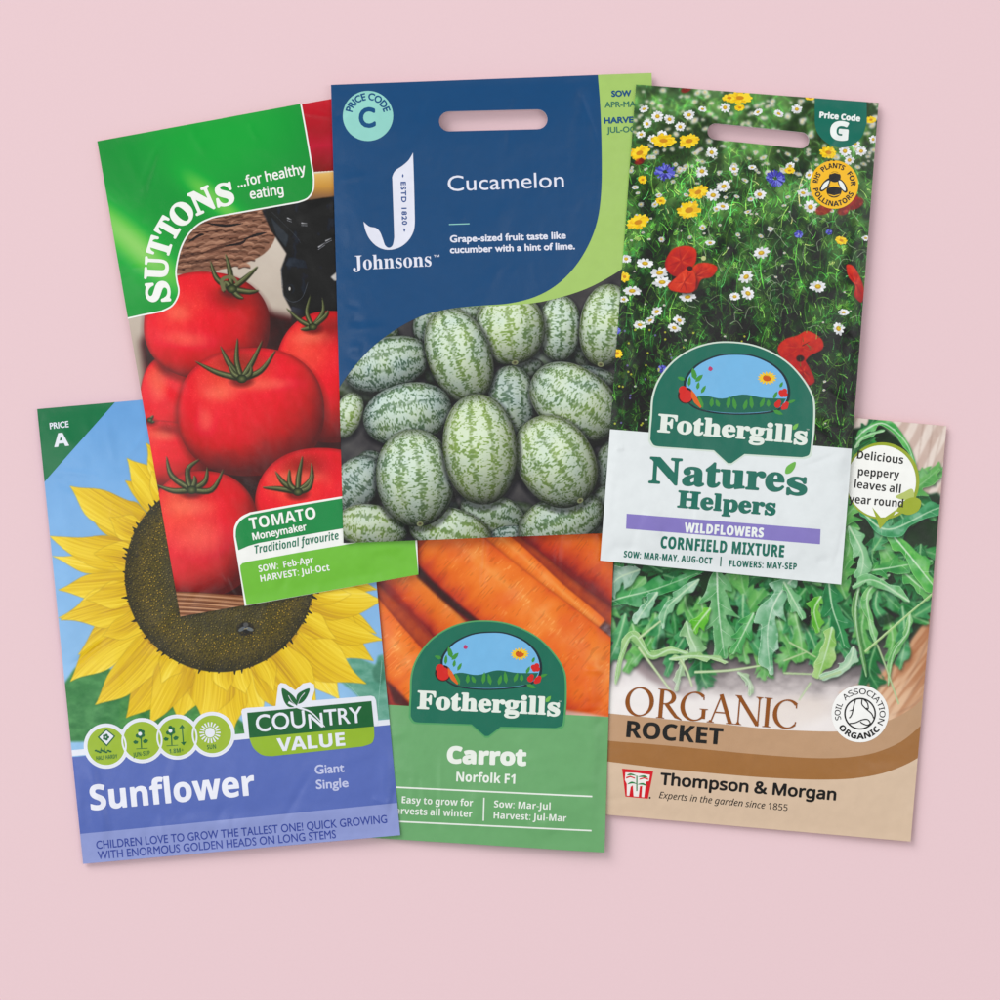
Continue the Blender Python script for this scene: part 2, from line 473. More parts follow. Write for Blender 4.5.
# ================================================================== TOMATO PACKET
def tomato_packet():
    A = Z(90, 90, .26); B = Z(130, 340, .3); T = Z(140, 180, .14)
    pk = Packet('seed_packet', 'seed packet with big red tomatoes under a bright green corner panel',
                [(97, 141), (335, 98), (418.5, 574.5), (180.5, 616.5)], (2.2, 2.2, 5.4), (225, 225, 215), seed=1,
                creases=[((300, 330), (410, 560), .12, 5), ((150, 470), (180, 560), .12, 4)])
    p = Print(pk); R = np.random.RandomState(3)
    p.fill(lambda X, Y: lerp((214, 203, 190), (176, 160, 145), np.clip((Y - 200) / 220, 0, 1)) + (fbm(X / 20, Y / 20) - .5)[..., None] * 12)
    # wicker basket behind
    bk = smooth(A((300, 640), (420, 470), (640, 440), (715, 520), (690, 610), (600, 665), (430, 705), (300, 700)), True)
    p.poly(bk, lambda X, Y: lerp((98, 66, 52), (165, 118, 95), fbm(X / 9, Y / 2.4 + X / 30)), soft=.4)
    for i in range(9):
        for j in range(12):
            x = 305 + j * 36 + (18 if i % 2 else 0); y = 462 + i * 27 - (j - 4) ** 2 * -.8 - j * 2
            if x > 700 - max(0, (y - 590)) * 1.1: continue
            q = A((x - 22, y + 7), (x, y - 3), (x + 24, y + 5)); p.stroke([(a, b + 1.4) for a, b in q], 1.6, 1.2, (48, 28, 22), .8, .4, mid=1.6)
            p.stroke(q, 1.2, .8, [(142, 98, 78), (166, 118, 94), (122, 82, 64)][(i + j) % 3], .9, .2, mid=3.2); p.stroke([(a, b - .9) for a, b in q], .4, .3, (198, 156, 130), .6, .2, mid=.9)
    for k in range(70):
        x = R.uniform(300, 560); y = R.uniform(450, 690)
        if x + (y - 440) * .7 > 640: continue
        q = A((x, y), (x + 55, y - 14 + R.uniform(-8, 8)), (x + 120, y - 18 + R.uniform(-20, 12)))
        c = R.choice(4); col = [(70, 44, 36), (150, 104, 84), (178, 132, 108), (120, 82, 66)][c]
        p.stroke(q, .4, .3, col, .6, mid=R.uniform(1, 2.6))
    for q in [((450, 512), (520, 522), (590, 513)), ((590, 575), (640, 558), (680, 548)), ((520, 600), (580, 590), (600, 575)), ((380, 585), (420, 560), (440, 556))]:
        p.stroke(A(*q), .5, .4, (25, 16, 14), .85, mid=2.2)
    # plate edge and far tomato, top right
    p.poly(A((800, 380), (860, 322), (960, 312), (990, 500), (740, 520), (740, 440)), lambda X, Y: ramp((Y - 172) / 32, [(0, (232, 190, 110)), (.45, (205, 150, 66)), (.75, (150, 108, 70)), (1, (96, 78, 68))]), soft=.8)
    p.stroke(A((850, 320), (900, 314), (970, 311)), 1.0, 1.0, (235, 225, 205))
    p.poly(A((790, 30), (1000, 0), (1000, 306), (855, 316)), lambda X, Y: ramp((Y - 100) / 78 + .25 * (fbm(X / 14, Y / 22) - .5), [(0, (200, 22, 48)), (.35, (172, 20, 45)), (.6, (192, 30, 58)), (1, (120, 8, 28))]))
    # old black weighing scale
    blk = lambda X, Y: lerp((8, 9, 12), (38, 42, 50), sst(.5, .8, fbm(X / 8, Y / 14)))
    p.poly(A((660, 462), (740, 440), (1000, 400), (1000, 1050), (775, 1050), (778, 850), (745, 790), (735, 690), (757, 630), (700, 545)), blk, soft=.5)
    p.poly(A((690, 480), (765, 560), (755, 610), (715, 560)), (60, 66, 72), .8, .6)
    p.poly(A((760, 640), (830, 655), (840, 690), (756, 675)), (52, 60, 72), .6, .8)
    p.stroke(A((738, 690), (742, 780), (775, 815), (815, 800), (838, 740)), .5, .5, (92, 98, 108), .8)
    p.stroke(A((700, 470), (790, 560), (810, 590)), .4, .4, (80, 86, 92), .7)
    p.ell(*A((772, 766))[0], 4.6, 5.4, 0, (44, 48, 54), .8, soft=1.5); p.ell(*A((770, 768))[0], 2.6, 4, 0, (18, 18, 20)); p.ell(*A((768, 765))[0], 1.1, 1.9, 0, (206, 202, 196), .9)
    for c in [((758, 492), (776, 500)), ((812, 512), (836, 514)), ((878, 606), (905, 588)), ((905, 582), (930, 570))]:
        p.stroke(A(*c), 1.5, .5, (225, 225, 228), .85, .4); p.stroke(A((c[0][0], c[0][1] + 9), (c[1][0], c[1][1] + 8)), .5, .5, (140, 142, 150))
    p.poly(A((925, 720), (960, 690), (985, 700), (985, 730), (940, 735)), (208, 204, 200), 1, .5)
    p.poly(A((775, 830), (830, 845), (840, 905), (775, 910)), lambda X, Y: lerp((60, 62, 72), (20, 22, 28), np.clip((X - 291) / 18, 0, 1)), 1, .6)

    def tomato(cx, cy, rx, ry, ang, seed, lx=-.35, ly=-.55, warm=0.0, hi=((-.25, -.5, .28, .2),), dimple=(0, -.75)):
        p.ell(cx + 1, cy + 4, rx * 1.04, ry * 1.05, ang, (70, 8, 14), .45, soft=6, p=2.2)
        def fn(a, b, r, X, Y):
            n = np.sqrt(np.clip(1 - np.minimum(r, 1) ** 2, 0, 1))
            d = a * lx + b * ly + n * .72
            d = d + (fbm(X / 22 + seed, Y / 22) - .5) * .22
            c = ramp(d, [(-.25, (92, 4, 18)), (.1, (144, 6, 28)), (.35, (200, 10, 38)), (.62, (230, 18, 44)), (.85, (240, 40, 48)), (1.05, (246, 74, 58))])
            c[..., 1] += warm * 22 * np.clip(d, 0, 1)
            dd = np.exp(-(((a - dimple[0]) / .34) ** 2 + ((b - dimple[1]) / .2) ** 2))
            c = c * (1 - .35 * dd[..., None])
            rim = sst(.93, 1.0, r)[..., None]
            c = c * (1 - rim * .3) + V(225, 90, 80) * rim * .12
            for (ha, hb, hw, hh) in hi:
                g = np.exp(-(((a - ha) / hw) ** 2 + ((b - hb) / hh) ** 2) ** 1.3)[..., None]
                c = c * (1 - .5 * g) + V(255, 128, 96) * .5 * g
            sp = sst(.8, .92, vn(X * 1.7 + seed, Y * 1.7))[..., None] * sst(.3, .8, d)[..., None]
            return c + (vn(X * 2.2, Y * 2.2) - .5)[..., None] * 7 + sp * V(16, 22, 16) + (fbm(X / 5 + seed, Y / 9) - .5)[..., None] * V(16, 12, 10)
        p.ell(cx, cy, rx, ry, ang, fn, soft=.5, p=2.25)
    def calyx(cx, cy, arms, sz=1.0):
        p.ell(cx, cy + 2, 9 * sz, 5 * sz, 0, (60, 12, 14), .6, soft=4)
        for (dx, dy, bx, by) in arms:
            q = [(cx, cy), (cx + bx, cy + by), (cx + dx, cy + dy)]
            p.stroke(q, 4.4 * sz, .5, (44, 48, 32), 1, .3, mid=2.0 * sz)
            q2 = [(x - .5, y - .7) for x, y in q]
            p.stroke(q2, 2.1 * sz, .3, (102, 108, 70), .9, .2, mid=1.1 * sz)
            p.stroke([(x - .9, y - 1.1) for x, y in q], .7, .2, (150, 158, 112), .7)
        p.ell(cx, cy, 4.2 * sz, 3.4 * sz, 0, lambda a, b, r, X, Y: ramp(r, [(0, (112, 116, 74)), (.5, (66, 76, 46)), (1, (34, 40, 28))]))
    p.poly([(140, 340), (215, 300), (350, 330), (425, 620), (180, 620)], lambda X, Y: lerp((70, 8, 14), (34, 8, 10), fbm(X / 12, Y / 12)), soft=4)
    tomato(167, 402, 27, 46, 0, 1, hi=((-.3, -.3, .3, .3),))
    tomato(331, 377, 56, 66, 0, 2, lx=-.45, ly=-.5, warm=.0, hi=((-.35, -.6, .3, .1),))
    tomato(166, 455, 46, 34, 8, 3, hi=((-.1, -.55, .3, .15),))
    tomato(207, 326, 63, 54, 4, 4, lx=-.45, ly=-.35, hi=((-.3, .28, .42, .15), (-.45, -.2, .2, .16)), dimple=(.35, -.55))
    calyx(232, 289, [(-21, -27, -15, -10), (-6, -34, -2, -18), (26, -22, 13, -10), (27, 2, 17, 3), (12, 10, 6, 7), (-8, 4, -6, -6)], 1.25)
    p.stroke([(224, 291), (222, 280), (232, 277), (238, 284)], 4.5, 3, (112, 112, 78), 1, .3)
    tomato(251, 412, 73.5, 64, -3, 5, lx=-.3, ly=-.62, hi=((.22, -.42, .42, .1), (-.42, -.33, .24, .13), (-.62, .1, .12, .2)), dimple=(-.12, -.78))
    calyx(242, 379, [(-46, -17, -24, -6), (-21, -32, -13, -16), (-4, -40, -5, -18), (21, -38, 10, -16), (34, -28, 19, -8), (-13, -15, -8, -5), (10, -12, 8, -4)], 1.25)
    tomato(321, 507, 66, 59, 0, 6, lx=-.4, ly=-.55, hi=((-.35, -.5, .36, .1),), dimple=(-.25, -.7))
    calyx(298, 492, [(-35, -4, -18, -3), (-22, -20, -14, -9), (-8, -22, -8, -8), (5, -35, 1, -16), (14, -28, 13, -12), (16, -17, 11, -4)], 1.2)
    tomato(203, 534, 57, 63, 0, 7, lx=-.4, ly=-.45, warm=.5, hi=((-.22, -.42, .4, .13), (-.05, .1, .5, .28)), dimple=(-.18, -.78))
    calyx(192, 490, [(-36, -5, -18, 1), (-25, -33, -20, -14), (8, -30, -4, -20), (16, -22, 13, -8), (32, -20, 20, 0), (-4, -22, -4, -10), (3, -14, 3, -8)], 1.25)
    calyx(150, 420, [(4, -4, 2, -2), (5, 2, 2, 2)], .7)
    calyx(313, 327, [(-26, -18, -12, -6), (-2, -31, -6, -14), (10, -28, 10, -14), (16, -16, 12, -10), (-12, 3, -6, 2)], 1.05)
    # basket rim along the bottom
    p.poly(B((120, 836), (390, 852), (400, 930), (150, 940)), (150, 98, 68), soft=.3)
    for k in range(26):
        y = 842 + k * 3.6
        p.stroke(B((140, y - 2), (250, y + 4 + R.uniform(-3, 3)), (390, y + 16)), .7, .5, [(96, 56, 38), (188, 134, 98), (206, 156, 120), (128, 80, 54)][k % 4], .75, mid=R.uniform(.3, .9))
    # green corner panel
    gp = [(97, 141)] + A((808, 52.5), (828, 160), (857, 330)) + smooth(A((858, 345), (855, 385), (835, 415), (800, 429)), n=5) + A((640, 457), (490, 484)) \
        + smooth(A((470, 489), (420, 512), (375, 555), (345, 615), (329, 690), (332, 735), (339, 770), (333, 800), (312, 830), (275, 849)), n=5) + A((200, 863), (145, 875))
    def green(X, Y):
        t = (X - 97) * .81 + (Y - 141) * .59
        u = (Y - 141) * .81 - (X - 97) * .59
        s1 = np.exp(-((u + 28 - t * .05) / 12) ** 2) * sst(60, 130, t) * (1 - sst(190, 270, t) * .4)
        s2 = np.exp(-((u - 52 - t * .1) / 18) ** 2) * (1 - sst(100, 200, t) * .5)
        g = .75 * s1 + .75 * s2 + .35 * sst(110, 30, np.hypot(X - 215, Y - 118)) + .25 * sst(90, 10, np.hypot(X - 125, Y - 260))
        g = np.clip(g, 0, 1)
        c = ramp(g, [(0, (0, 148, 62)), (.4, (30, 168, 64)), (.75, (96, 196, 76)), (1, (142, 210, 104))])
        return c
    p.poly(gp, green)
    M = p.material('printed_tomato_photo')
    body = build_body(pk)
    patch(pk, [pk.outline], 'printed_photo', M, .05)
    W = ink(pk, (246, 248, 244))
    # white border: the corner panel sits inside it
    bl = gp[1:]
    n = len(bl); P = np.array(bl); d = np.gradient(P, axis=0); d /= np.linalg.norm(d, axis=1, keepdims=True); nn = np.stack([-d[:, 1], d[:, 0]], -1)
    corner = patch(pk, [gp], 'corner_panel', M, .10)
    patch(pk, [[tuple(q) for q in np.concatenate([P - nn * .0, (P - nn * 1.5)[::-1]])]], 'border_line', W, .12, corner)
    sp = [('S', 158.0, 291.8, 94, 21, 25.5), ('U', 156.8, 268.3, 87, 23, 24.5), ('T', 159.8, 247.0, 73, 18.5, 23.5), ('T', 168.3, 228.5, 60, 18.5, 23.5),
          ('O', 181.6, 213.9, 46, 23, 24), ('N', 202.5, 200.8, 24, 23.5, 25), ('S', 224.5, 194.6, 10, 18.5, 24)]
    spread_letters(pk, sp, 'serif', 'brand_name', W, .16, corner, fat=1.0)
    text(pk, '...for healthy', 'sans', (238, 187.8), (306.5, 173.3), 10.2, 'slogan_line', W, .16, corner, fat=.28)
    text(pk, 'eating', 'sans', (250.5, 199.3), (284, 194.2), 10.2, 'slogan_line', W, .16, corner, fat=.28)
    # name label, bottom right
    lb = ink(pk, (0, 140, 74)); lg = ink(pk, (118, 194, 66))
    lab = [*B((383, 886), (370, 800), (357, 720), (347, 655))] + smooth(B((347, 655), (349, 622), (368, 592), (400, 575)), n=5)[1:] + B((560, 546), (716, 520), (760, 512)) + [(432, 650), (395, 650)]
    hard = [*B((383, 886), (370, 800), (357, 720), (347, 655))] + smooth(B((347, 655), (349, 622), (368, 592), (400, 575)), n=5)[1:] + B((560, 546), (716, 520), (950, 480)) + [(418.5, 574.5)]
    plate = patch(pk, [hard], 'name_label', ink(pk, (246, 248, 244)), .10)
    gtop = smooth(B((353, 655), (356, 625), (373, 600), (403, 582)), n=5) + B((560, 553), (716, 527), (946, 488), (960, 575), (718, 627), (560, 654), (430, 677), (395, 687)) + B((372, 697), (362, 701))
    patch(pk, [gtop], 'upper_panel', lb, .13, plate)
    gb = B((389, 884), (378, 820), (369, 768), (368, 752)) + B((376, 744), (400, 738), (560, 709), (722, 682), (948, 641)) + [(418.5, 574.5)]
    patch(pk, [gb], 'lower_panel', lg, .13, plate)
    text(pk, 'TOMATO', 'bold', B((402, 632))[0], B((622, 594))[0], 11.6, 'variety_name', W, .17, plate)
    text(pk, 'Moneymaker', 'sans', B((411, 668))[0], B((591, 634))[0], 7.4, 'variety_name', W, .17, plate, fat=.3)
    text(pk, 'Traditional favourite', 'boldit', B((419, 712))[0], B((698, 664))[0], 8.0, 'slogan_line', ink(pk, (20, 120, 90)), .17, plate)
    text(pk, 'SOW:  Feb-Apr', 'bold', B((431, 774))[0], B((613, 742))[0], 6.6, 'sowing_note', W, .17, plate)
    text(pk, 'HARVEST: Jul-Oct', 'bold', B((437, 806))[0], B((667, 768))[0], 6.6, 'sowing_note', W, .17, plate)

# ================================================================== CUCAMELON PACKET
def cucamelon_packet():
    C = Z(320, 60, .34); D = Z(330, 270, .3); J = Z(350, 140, .14)
    hole = [(449 + 10 * math.cos(t), 121.5 + 10 * math.sin(t)) for t in np.linspace(PI / 2, 3 * PI / 2, 12)] + [(537.5 + 10 * math.cos(t), 119.3 + 10 * math.sin(t)) for t in np.linspace(-PI / 2, PI / 2, 12)]
    pk = Packet('seed_packet', 'wide navy blue seed packet with striped green cucamelons and a slot at its top edge',
                [(331, 84.8), (651.8, 72.6), (664, 531), (343.5, 543.2)], (4.9, 2.9, 7.5), (232, 236, 238), holes=[hole], seed=2,
                creases=[((380, 95), (392, 150), .22, 5), ((420, 92), (412, 180), .15, 7), ((350, 160), (365, 260), .2, 8), ((350, 420), (420, 540), .12, 8), ((520, 90), (560, 250), .12, 12), ((470, 480), (600, 520), .1, 6)])
    p = Print(pk); R = np.random.RandomState(5)
    p.fill(lambda X, Y: lerp((44, 42, 48), (92, 90, 88), fbm(X / 12, Y / 12)))
    def cuca(x, y, L, W, ang, seed, tone=0.5, dark=0.0, fl=0, nst=10):
        cx, cy = D((x, y))[0]; L *= .325; W *= .325
        p.ell(cx + 1, cy + 3, L * 1.06, W * 1.1, ang, (12, 12, 18), .55, soft=4)
        def fn(a, b, r, X, Y):
            n = np.sqrt(np.clip(1 - np.minimum(r, 1) ** 2, 0, 1))
            w = np.sqrt(np.clip(1 - a * a, .02, 1))
            th = np.arcsin(np.clip(b / w, -1, 1))                   # around the fruit
            u = np.arcsin(np.clip(a, -1, 1)) * L                    # along it
            v = th * W * .95
            wob = (vn(u / 5 + seed * 3, v / 5) - .5) * 1.1
            st = .5 + .5 * np.cos(th * nst + wob + seed)
            cell = vn(u / 1.75 + seed * 7, v / 1.9 + 31) * .62 + vn(u / 3.2 + 9, v / 3.2 + seed) * .38
            n1 = vn(u / 1.35 + seed * 7, v / 2.1 + 31); n2 = vn(u / 2.9 + 9, v / 3.1 + seed * 5)
            big = vn(u / 11 + seed, v / 11 + 3)
            pt = sst(.34, .60, n1 * .66 + n2 * .34 + (st - .5) * (.13 + .2 * big) + .045) * .92
            tn = np.clip(tone + (fbm(X / 16 + seed, Y / 16) - .5) * 1.1, 0, 1)
            dk = lerp((92, 124, 104), (140, 170, 88), tn); lt = lerp((208, 228, 222), (220, 234, 206), tn)
            dk = dk * (1 - .25 * (1 - st)[..., None] * 0) - (1 - cell)[..., None] * 10
            c = dk * (1 - pt[..., None]) + lt * pt[..., None]
            # darker continuous seams
            seam = sst(.86, 1.0, .5 - .5 * np.cos(th * nst + wob + seed))[..., None]
            c = c * (1 - .3 * seam) + dk * .85 * .3 * seam
            t = math.radians(ang); X3 = a * math.cos(t) - b * math.sin(t); Y3 = a * math.sin(t) + b * math.cos(t)
            d = np.clip(.5 + .5 * n - .14 * X3 - .26 * Y3, .2, 1.04) * (1 - dark * .8)
            rim = sst(.8, 1.0, r); d = d * (1 - .3 * rim)
            c = c * d[..., None]
            g = np.exp(-(((X3 + .12) / .5) ** 2 + ((Y3 + .38) / .26) ** 2))[..., None]
            return c * (1 - .2 * g) + V(235, 245, 246) * .2 * g
        p.ell(cx, cy, L, W, ang, fn, soft=.6, p=2.12)
        if fl:
            t = math.radians(ang); ex, ey = cx + fl * L * .95 * math.cos(t), cy + fl * L * .95 * math.sin(t)
            p.ell(ex, ey, 3.2, 2.4, ang + 90, lambda a, b, r, X, Y: ramp(r, [(0, (60, 44, 36)), (.5, (120, 120, 84)), (1, (170, 180, 130))]), .8, soft=.6)
    for k in range(60):
        x, y = R.uniform(20, 960), R.uniform(120, 900)
        p.stroke(D((x, y), (x + R.uniform(-40, 40), y + R.uniform(-40, 40))), .6, .2, (96, 90, 84), .25, .4)
    for k in range(34):
        cuca(R.uniform(30, 950), R.uniform(130, 900), R.uniform(50, 90), R.uniform(36, 56), R.uniform(0, 180), 60 + k, R.uniform(.1, .7), R.uniform(.5, .72))
    p.soften(lambda X, Y: X * 0 + .8, 1.2)
    cuca(330, 180, 62, 48, -70, 31, .3, .25)
    cuca(660, 330, 50, 34, -10, 32, .4, .6)
    cuca(180, 225, 50, 30, -30, 33, .8, .5)
    cuca(455, 150, 60, 45, 0, 34, .5, .3)
    cuca(845, 250, 34, 80, 0, 35, .35, .6)
    cuca(880, 355, 70, 32, 12, 36, .2, .35)
    cuca(945, 650, 85, 58, -75, 37, .4, .5)
    cuca(930, 780, 60, 60, 0, 44, .3, .6)
    cuca(60, 485, 74, 44, -70, 13, .8, .05)
    cuca(140, 640, 46, 36, 10, 38, .3, .55)
    cuca(85, 715, 100, 72, -48, 12, .12, .18)
    cuca(765, 195, 102, 66, 92, 4, .45, .0)
    cuca(600, 195, 112, 108, 82, 3, .85, .0, 1, 11)
    cuca(920, 185, 128, 82, 98, 5, .75, .0, 1, 9)
    cuca(605, 440, 112, 74, 88, 8, .3, .16)
    cuca(190, 315, 136, 82, -16, 1, .25, .06)
    cuca(815, 440, 150, 106, 34, 9, .62, .02)
    cuca(430, 285, 152, 98, 70, 2, .7, .0)
    cuca(258, 480, 138, 94, -13, 6, .28, .02, 0, 9)
    cuca(545, 815, 104, 62, 18, 16, .6, .22)
    cuca(600, 882, 62, 28, -4, 18, .1, .3)
    cuca(770, 838, 138, 84, -22, 17, .6, .12)
    cuca(140, 855, 112, 68, 8, 14, .7, .1)
    cuca(400, 872, 132, 74, 16, 15, .7, .06)
    cuca(752, 638, 150, 118, 58, 10, .8, .0, 1, 11)
    cuca(284, 693, 150, 120, 84, 11, .5, .0, 1, 12)
    cuca(500, 598, 170, 114, 84, 7, .85, .0, 0, 11)
    M = p.material('printed_cucamelon_photo')
    build_body(pk)
    full = [pk.outline, hole]
    patch(pk, full, 'printed_photo', M, .05)
    blue_curve = C((500, 722)) + C((400, 731))[:0]
    curve = smooth([(598, 75.8), (600.5, 110), (601.8, 160), (601, 195), (597, 222), (588, 246), (574, 268), (556, 285.5), (535, 297), (510, 303.5), (480, 306), (452, 308.6), (425, 315), (400, 327), (375, 345), (354, 367), (338.8, 388)], n=4)
    gl = smooth([(452, 308.6), (480, 306.3), (505, 305.6), (541, 302), (578, 292), (605, 279.5), (632, 262), (658, 240)], n=4)
    lime = ink(pk, (170, 205, 112)); navy = ink(pk, (8, 78, 124))
    lp = [(598, 75)] + [(651.8, 72.6), (656.2, 238)] + gl[::-1][1:] + [tuple(q) for q in curve[::-1] if q[1] < 307 and q[0] > 470]
    lp[0] = (598, 74.6)
    patch(pk, [lp], 'lime_side_panel', lime, .09)
    patch(pk, [[(331, 84.8), (598, 74.65)] + curve[1:] + [(339.3, 388)], hole], 'navy_panel', navy, .12)
    W = ink(pk, (232, 234, 248))
    b = patch(pk, [circle(368, 116, 25.2)], 'price_badge', ink(pk, (150, 214, 204)), .15)
    nv = ink(pk, (30, 84, 132))
    arc_text(pk, 'PRICE CODE', 'geo', (368, 116), 16.2, -166, -14, 6.8, 'badge_lettering', nv, .18, b, fat=.3)
    text(pk, 'C', 'geo', (359.2, 128.3), (376, 127.6), 20.5, 'price_letter', nv, .18, b, fat=1.0)
    jp = J((450, 92)) + smooth(J((450, 92), (457, 300), (463, 560)), n=4)[1:] + smooth(J((463, 590), (455, 650), (420, 715), (360, 765), (280, 786), (205, 768), (145, 715), (112, 650), (97, 585)), n=5) \
        + smooth(J((104, 592), (140, 620), (185, 630), (215, 660), (235, 710), (252, 755), (280, 771), (305, 752), (316, 700)), n=5) + smooth(J((316, 690), (310, 500), (303, 300), (303, 262), (325, 220), (375, 185), (415, 150), (440, 112)), n=4)
    j = patch(pk, [jp], 'brand_emblem', W, .15)
    e0 = J((362, 300))[0]; 
    text(pk, 'ESTD 1820', 'geo', J((362, 300))[0], J((372, 608))[0], 5.2, 'founding_year', ink(pk, (60, 90, 150)), .18, j, fat=.26, space=1.2)
    [shapes(pk, [q], 'diamond_mark', ink(pk, (60, 90, 150)), .18, j) for q in (J((377, 242), (384, 256), (378, 272), (371, 258)), J((388, 630), (396, 644), (389, 660), (381, 645)))]
    text(pk, 'Johnsons', 'serif', (353.2, 270.3), (431.5, 266.3), 14.2, 'brand_name', W, .15)
    text(pk, 'TM', 'sans', (433.8, 257.4), (439.4, 257.1), 2.2, 'trademark_sign', W, .15, None, fat=.1)
    text(pk, 'Cucamelon', 'geo', (448, 191.4), (564, 187.0), 15.2, 'variety_name', W, .15, None)
    patch(pk, [[(449, 224.2), (469.5, 223.5), (469.5, 224.4), (449, 225.1)]], 'divider_line', ink(pk, (150, 214, 204)), .15)
    text(pk, 'Grape-sized fruit taste like', 'geo', (450, 242.8), (566, 238.9), 7.2, 'description_text', W, .15, None, fat=.32)
    text(pk, 'cucumber with a hint of lime.', 'geo', (450, 253.6), (575, 249.6), 7.2, 'description_text', W, .15, None, fat=.32)
    g2 = ink(pk, (66, 122, 100))
    text(pk, 'SOW', 'geo', (611.5, 96.8), (631.5, 96.1), 6.4, 'sowing_note', nv, .15, None, fat=.4)
    text(pk, 'APR-MAY', 'geo', (604.8, 107.7), (641, 106.5), 6.0, 'sowing_note', g2, .15, None, fat=.22)
    text(pk, 'HARVEST', 'geo', (604, 123.8), (644, 122.3), 6.4, 'sowing_note', nv, .15, None, fat=.4)
    text(pk, 'JUL-OCT', 'geo', (607, 133), (641, 131.8), 6.0, 'sowing_note', g2, .15, None, fat=.22)

# ================================================================== shared: brand shield of the two seed packets
def shield(pk, f, rim_col, body_col=(24, 110, 92)):
    K = Z(640, 325, .19)
    Q = lambda *p: [f(q) for q in K(*p)]
    out = smooth(Q((45, 560), (52, 480), (60, 380), (95, 285), (170, 190), (270, 125), (380, 92), (490, 88), (600, 105), (700, 145), (790, 205), (865, 290), (912, 375), (922, 450), (918, 560)), n=4) \
        + smooth(Q((905, 670), (895, 695), (860, 706)), n=3) + Q((550, 688), (480, 738), (460, 738), (385, 668)) + smooth(Q((90, 648), (60, 640), (42, 610)), n=3)
    P = np.array(out); c = P.mean(0)
    inn = [tuple(q) for q in c + (P - c) * np.array([.976, .972])]
    s = patch(pk, [out], 'brand_shield', ink(pk, rim_col), .12)
    patch(pk, [inn], 'shield_face', ink(pk, body_col), .145, s)
    dk = ink(pk, (12, 52, 58))
    el = smooth(Q((228, 330), (240, 270), (300, 205), (400, 160), (500, 150), (600, 160), (700, 205), (765, 270), (790, 350), (770, 420), (690, 462), (500, 474), (330, 455), (250, 410)), True, 5)
    patch(pk, [el], 'garden_oval', dk, .165, s)
    E = np.array(el); c = E.mean(0)
    patch(pk, [[tuple(q) for q in c + (E - c) * .95]], 'oval_sky', ink(pk, (120, 186, 232)), .18, s)
    def leaf(x0, y0, x1, y1, w):
        dx, dy = x1 - x0, y1 - y0; L = math.hypot(dx, dy); nx, ny = -dy / L * w, dx / L * w
        return Q((x0, y0), (x0 + dx * .3 + nx, y0 + dy * .3 + ny), (x0 + dx * .7 + nx * .8, y0 + dy * .7 + ny * .8), (x1, y1), (x0 + dx * .7 - nx * .8, y0 + dy * .7 - ny * .8), (x0 + dx * .3 - nx, y0 + dy * .3 - ny))
    gr = ink(pk, (70, 150, 64)); dg = ink(pk, (26, 104, 84))
    hill = smooth(Q((252, 400), (330, 372), (430, 388), (540, 366), (650, 384), (768, 388)), n=5) + smooth(Q((750, 420), (690, 452), (500, 464), (330, 446), (262, 412)), n=4)
    patch(pk, [hill], 'garden_leaves', dg, .19, s)
    fr = [leaf(330 + 43 * k, 440 - 8 * math.sin(k), 318 + 46 * k + (14 if k % 2 else -12), 372 + (k % 3) * 10, 11) for k in range(9)]
    shapes(pk, fr, 'garden_leaves', gr, .2, s)
    shapes(pk, [leaf(290, 290, 275, 225, 14), leaf(235, 290, 195, 275, 10), leaf(290, 300, 330, 262, 12), leaf(255, 325, 262, 270, 9), leaf(775, 410, 818, 396, 8), leaf(700, 450, 752, 472, 11), leaf(700, 390, 722, 350, 9), leaf(735, 330, 750, 300, 8), leaf(300, 340, 308, 300, 9), leaf(320, 360, 345, 318, 9)], 'garden_leaves', gr, .215, s)
    rd = ink(pk, (214, 44, 40)); orr = ink(pk, (226, 104, 40))
    shapes(pk, [circle(*Q((240, 372))[0], 8.2, 18), ], 'tomato_emblem', ink(pk, (60, 18, 24)), .225, s)
    shapes(pk, [circle(*Q((225, 345))[0], 4.4, 16), circle(*Q((240, 375))[0], 6.6, 16)], 'tomato_emblem', rd, .235, s)
    shapes(pk, [Q((268, 340), (290, 365), (322, 432), (316, 438), (285, 410), (268, 378))], 'carrot_emblem', orr, .24, s)
    shapes(pk, [circle(*Q((742 + dx, 356 + dy))[0], r, 12) for dx, dy, r in ((0, 0, 2.8), (18, -8, 2.6), (20, 10, 2.7), (4, 12, 2.4))] + [circle(*Q((722 + dx, 420 + dy))[0], r, 12) for dx, dy, r in ((0, 0, 3.2), (8, -14, 2.3), (40, 8, 3.2), (48, -4, 2.4), (30, 16, 2.2))], 'berry_emblem', rd, .24, s)
    shapes(pk, [leaf(372, 244, 366, 218, 12)], 'tulip_emblem', ink(pk, (190, 60, 110)), .24, s)
    cx, cy = 668, 280; ray = []
    for k in range(15):
        a = 2 * PI * k / 15; ray.append(leaf(cx + 14 * math.cos(a), cy + 10 * math.sin(a), cx + 52 * math.cos(a), cy + 36 * math.sin(a), 6))
    sf = shapes(pk, ray, 'sunflower_emblem', ink(pk, (246, 204, 50)), .235, s)
    shapes(pk, [circle(*Q((cx, cy))[0], 4.4, 16, 3.3)], 'sunflower_emblem', ink(pk, (206, 92, 34)), .25, s)
    W = ink(pk, (232, 240, 232))
    a, b = Q((88, 564), (800, 622)), Q((806, 628), (878, 634))
    text(pk, 'Fothergill', 'serif', a[0], a[1], 18.5, 'brand_name', W, .19, s, fat=.75)
    text(pk, 's', 'serif', b[0], b[1], 19.5, 'brand_name', W, .19, s, fat=.8)
    shapes(pk, [leaf(802, 552, 832, 518, 11)], 'apostrophe_leaf', ink(pk, (120, 190, 84)), .19, s)
    t = Q((874, 553), (888, 554)); text(pk, 'TM', 'sans', t[0], t[1], 1.3, 'trademark_sign', W, .19, s)
    return s

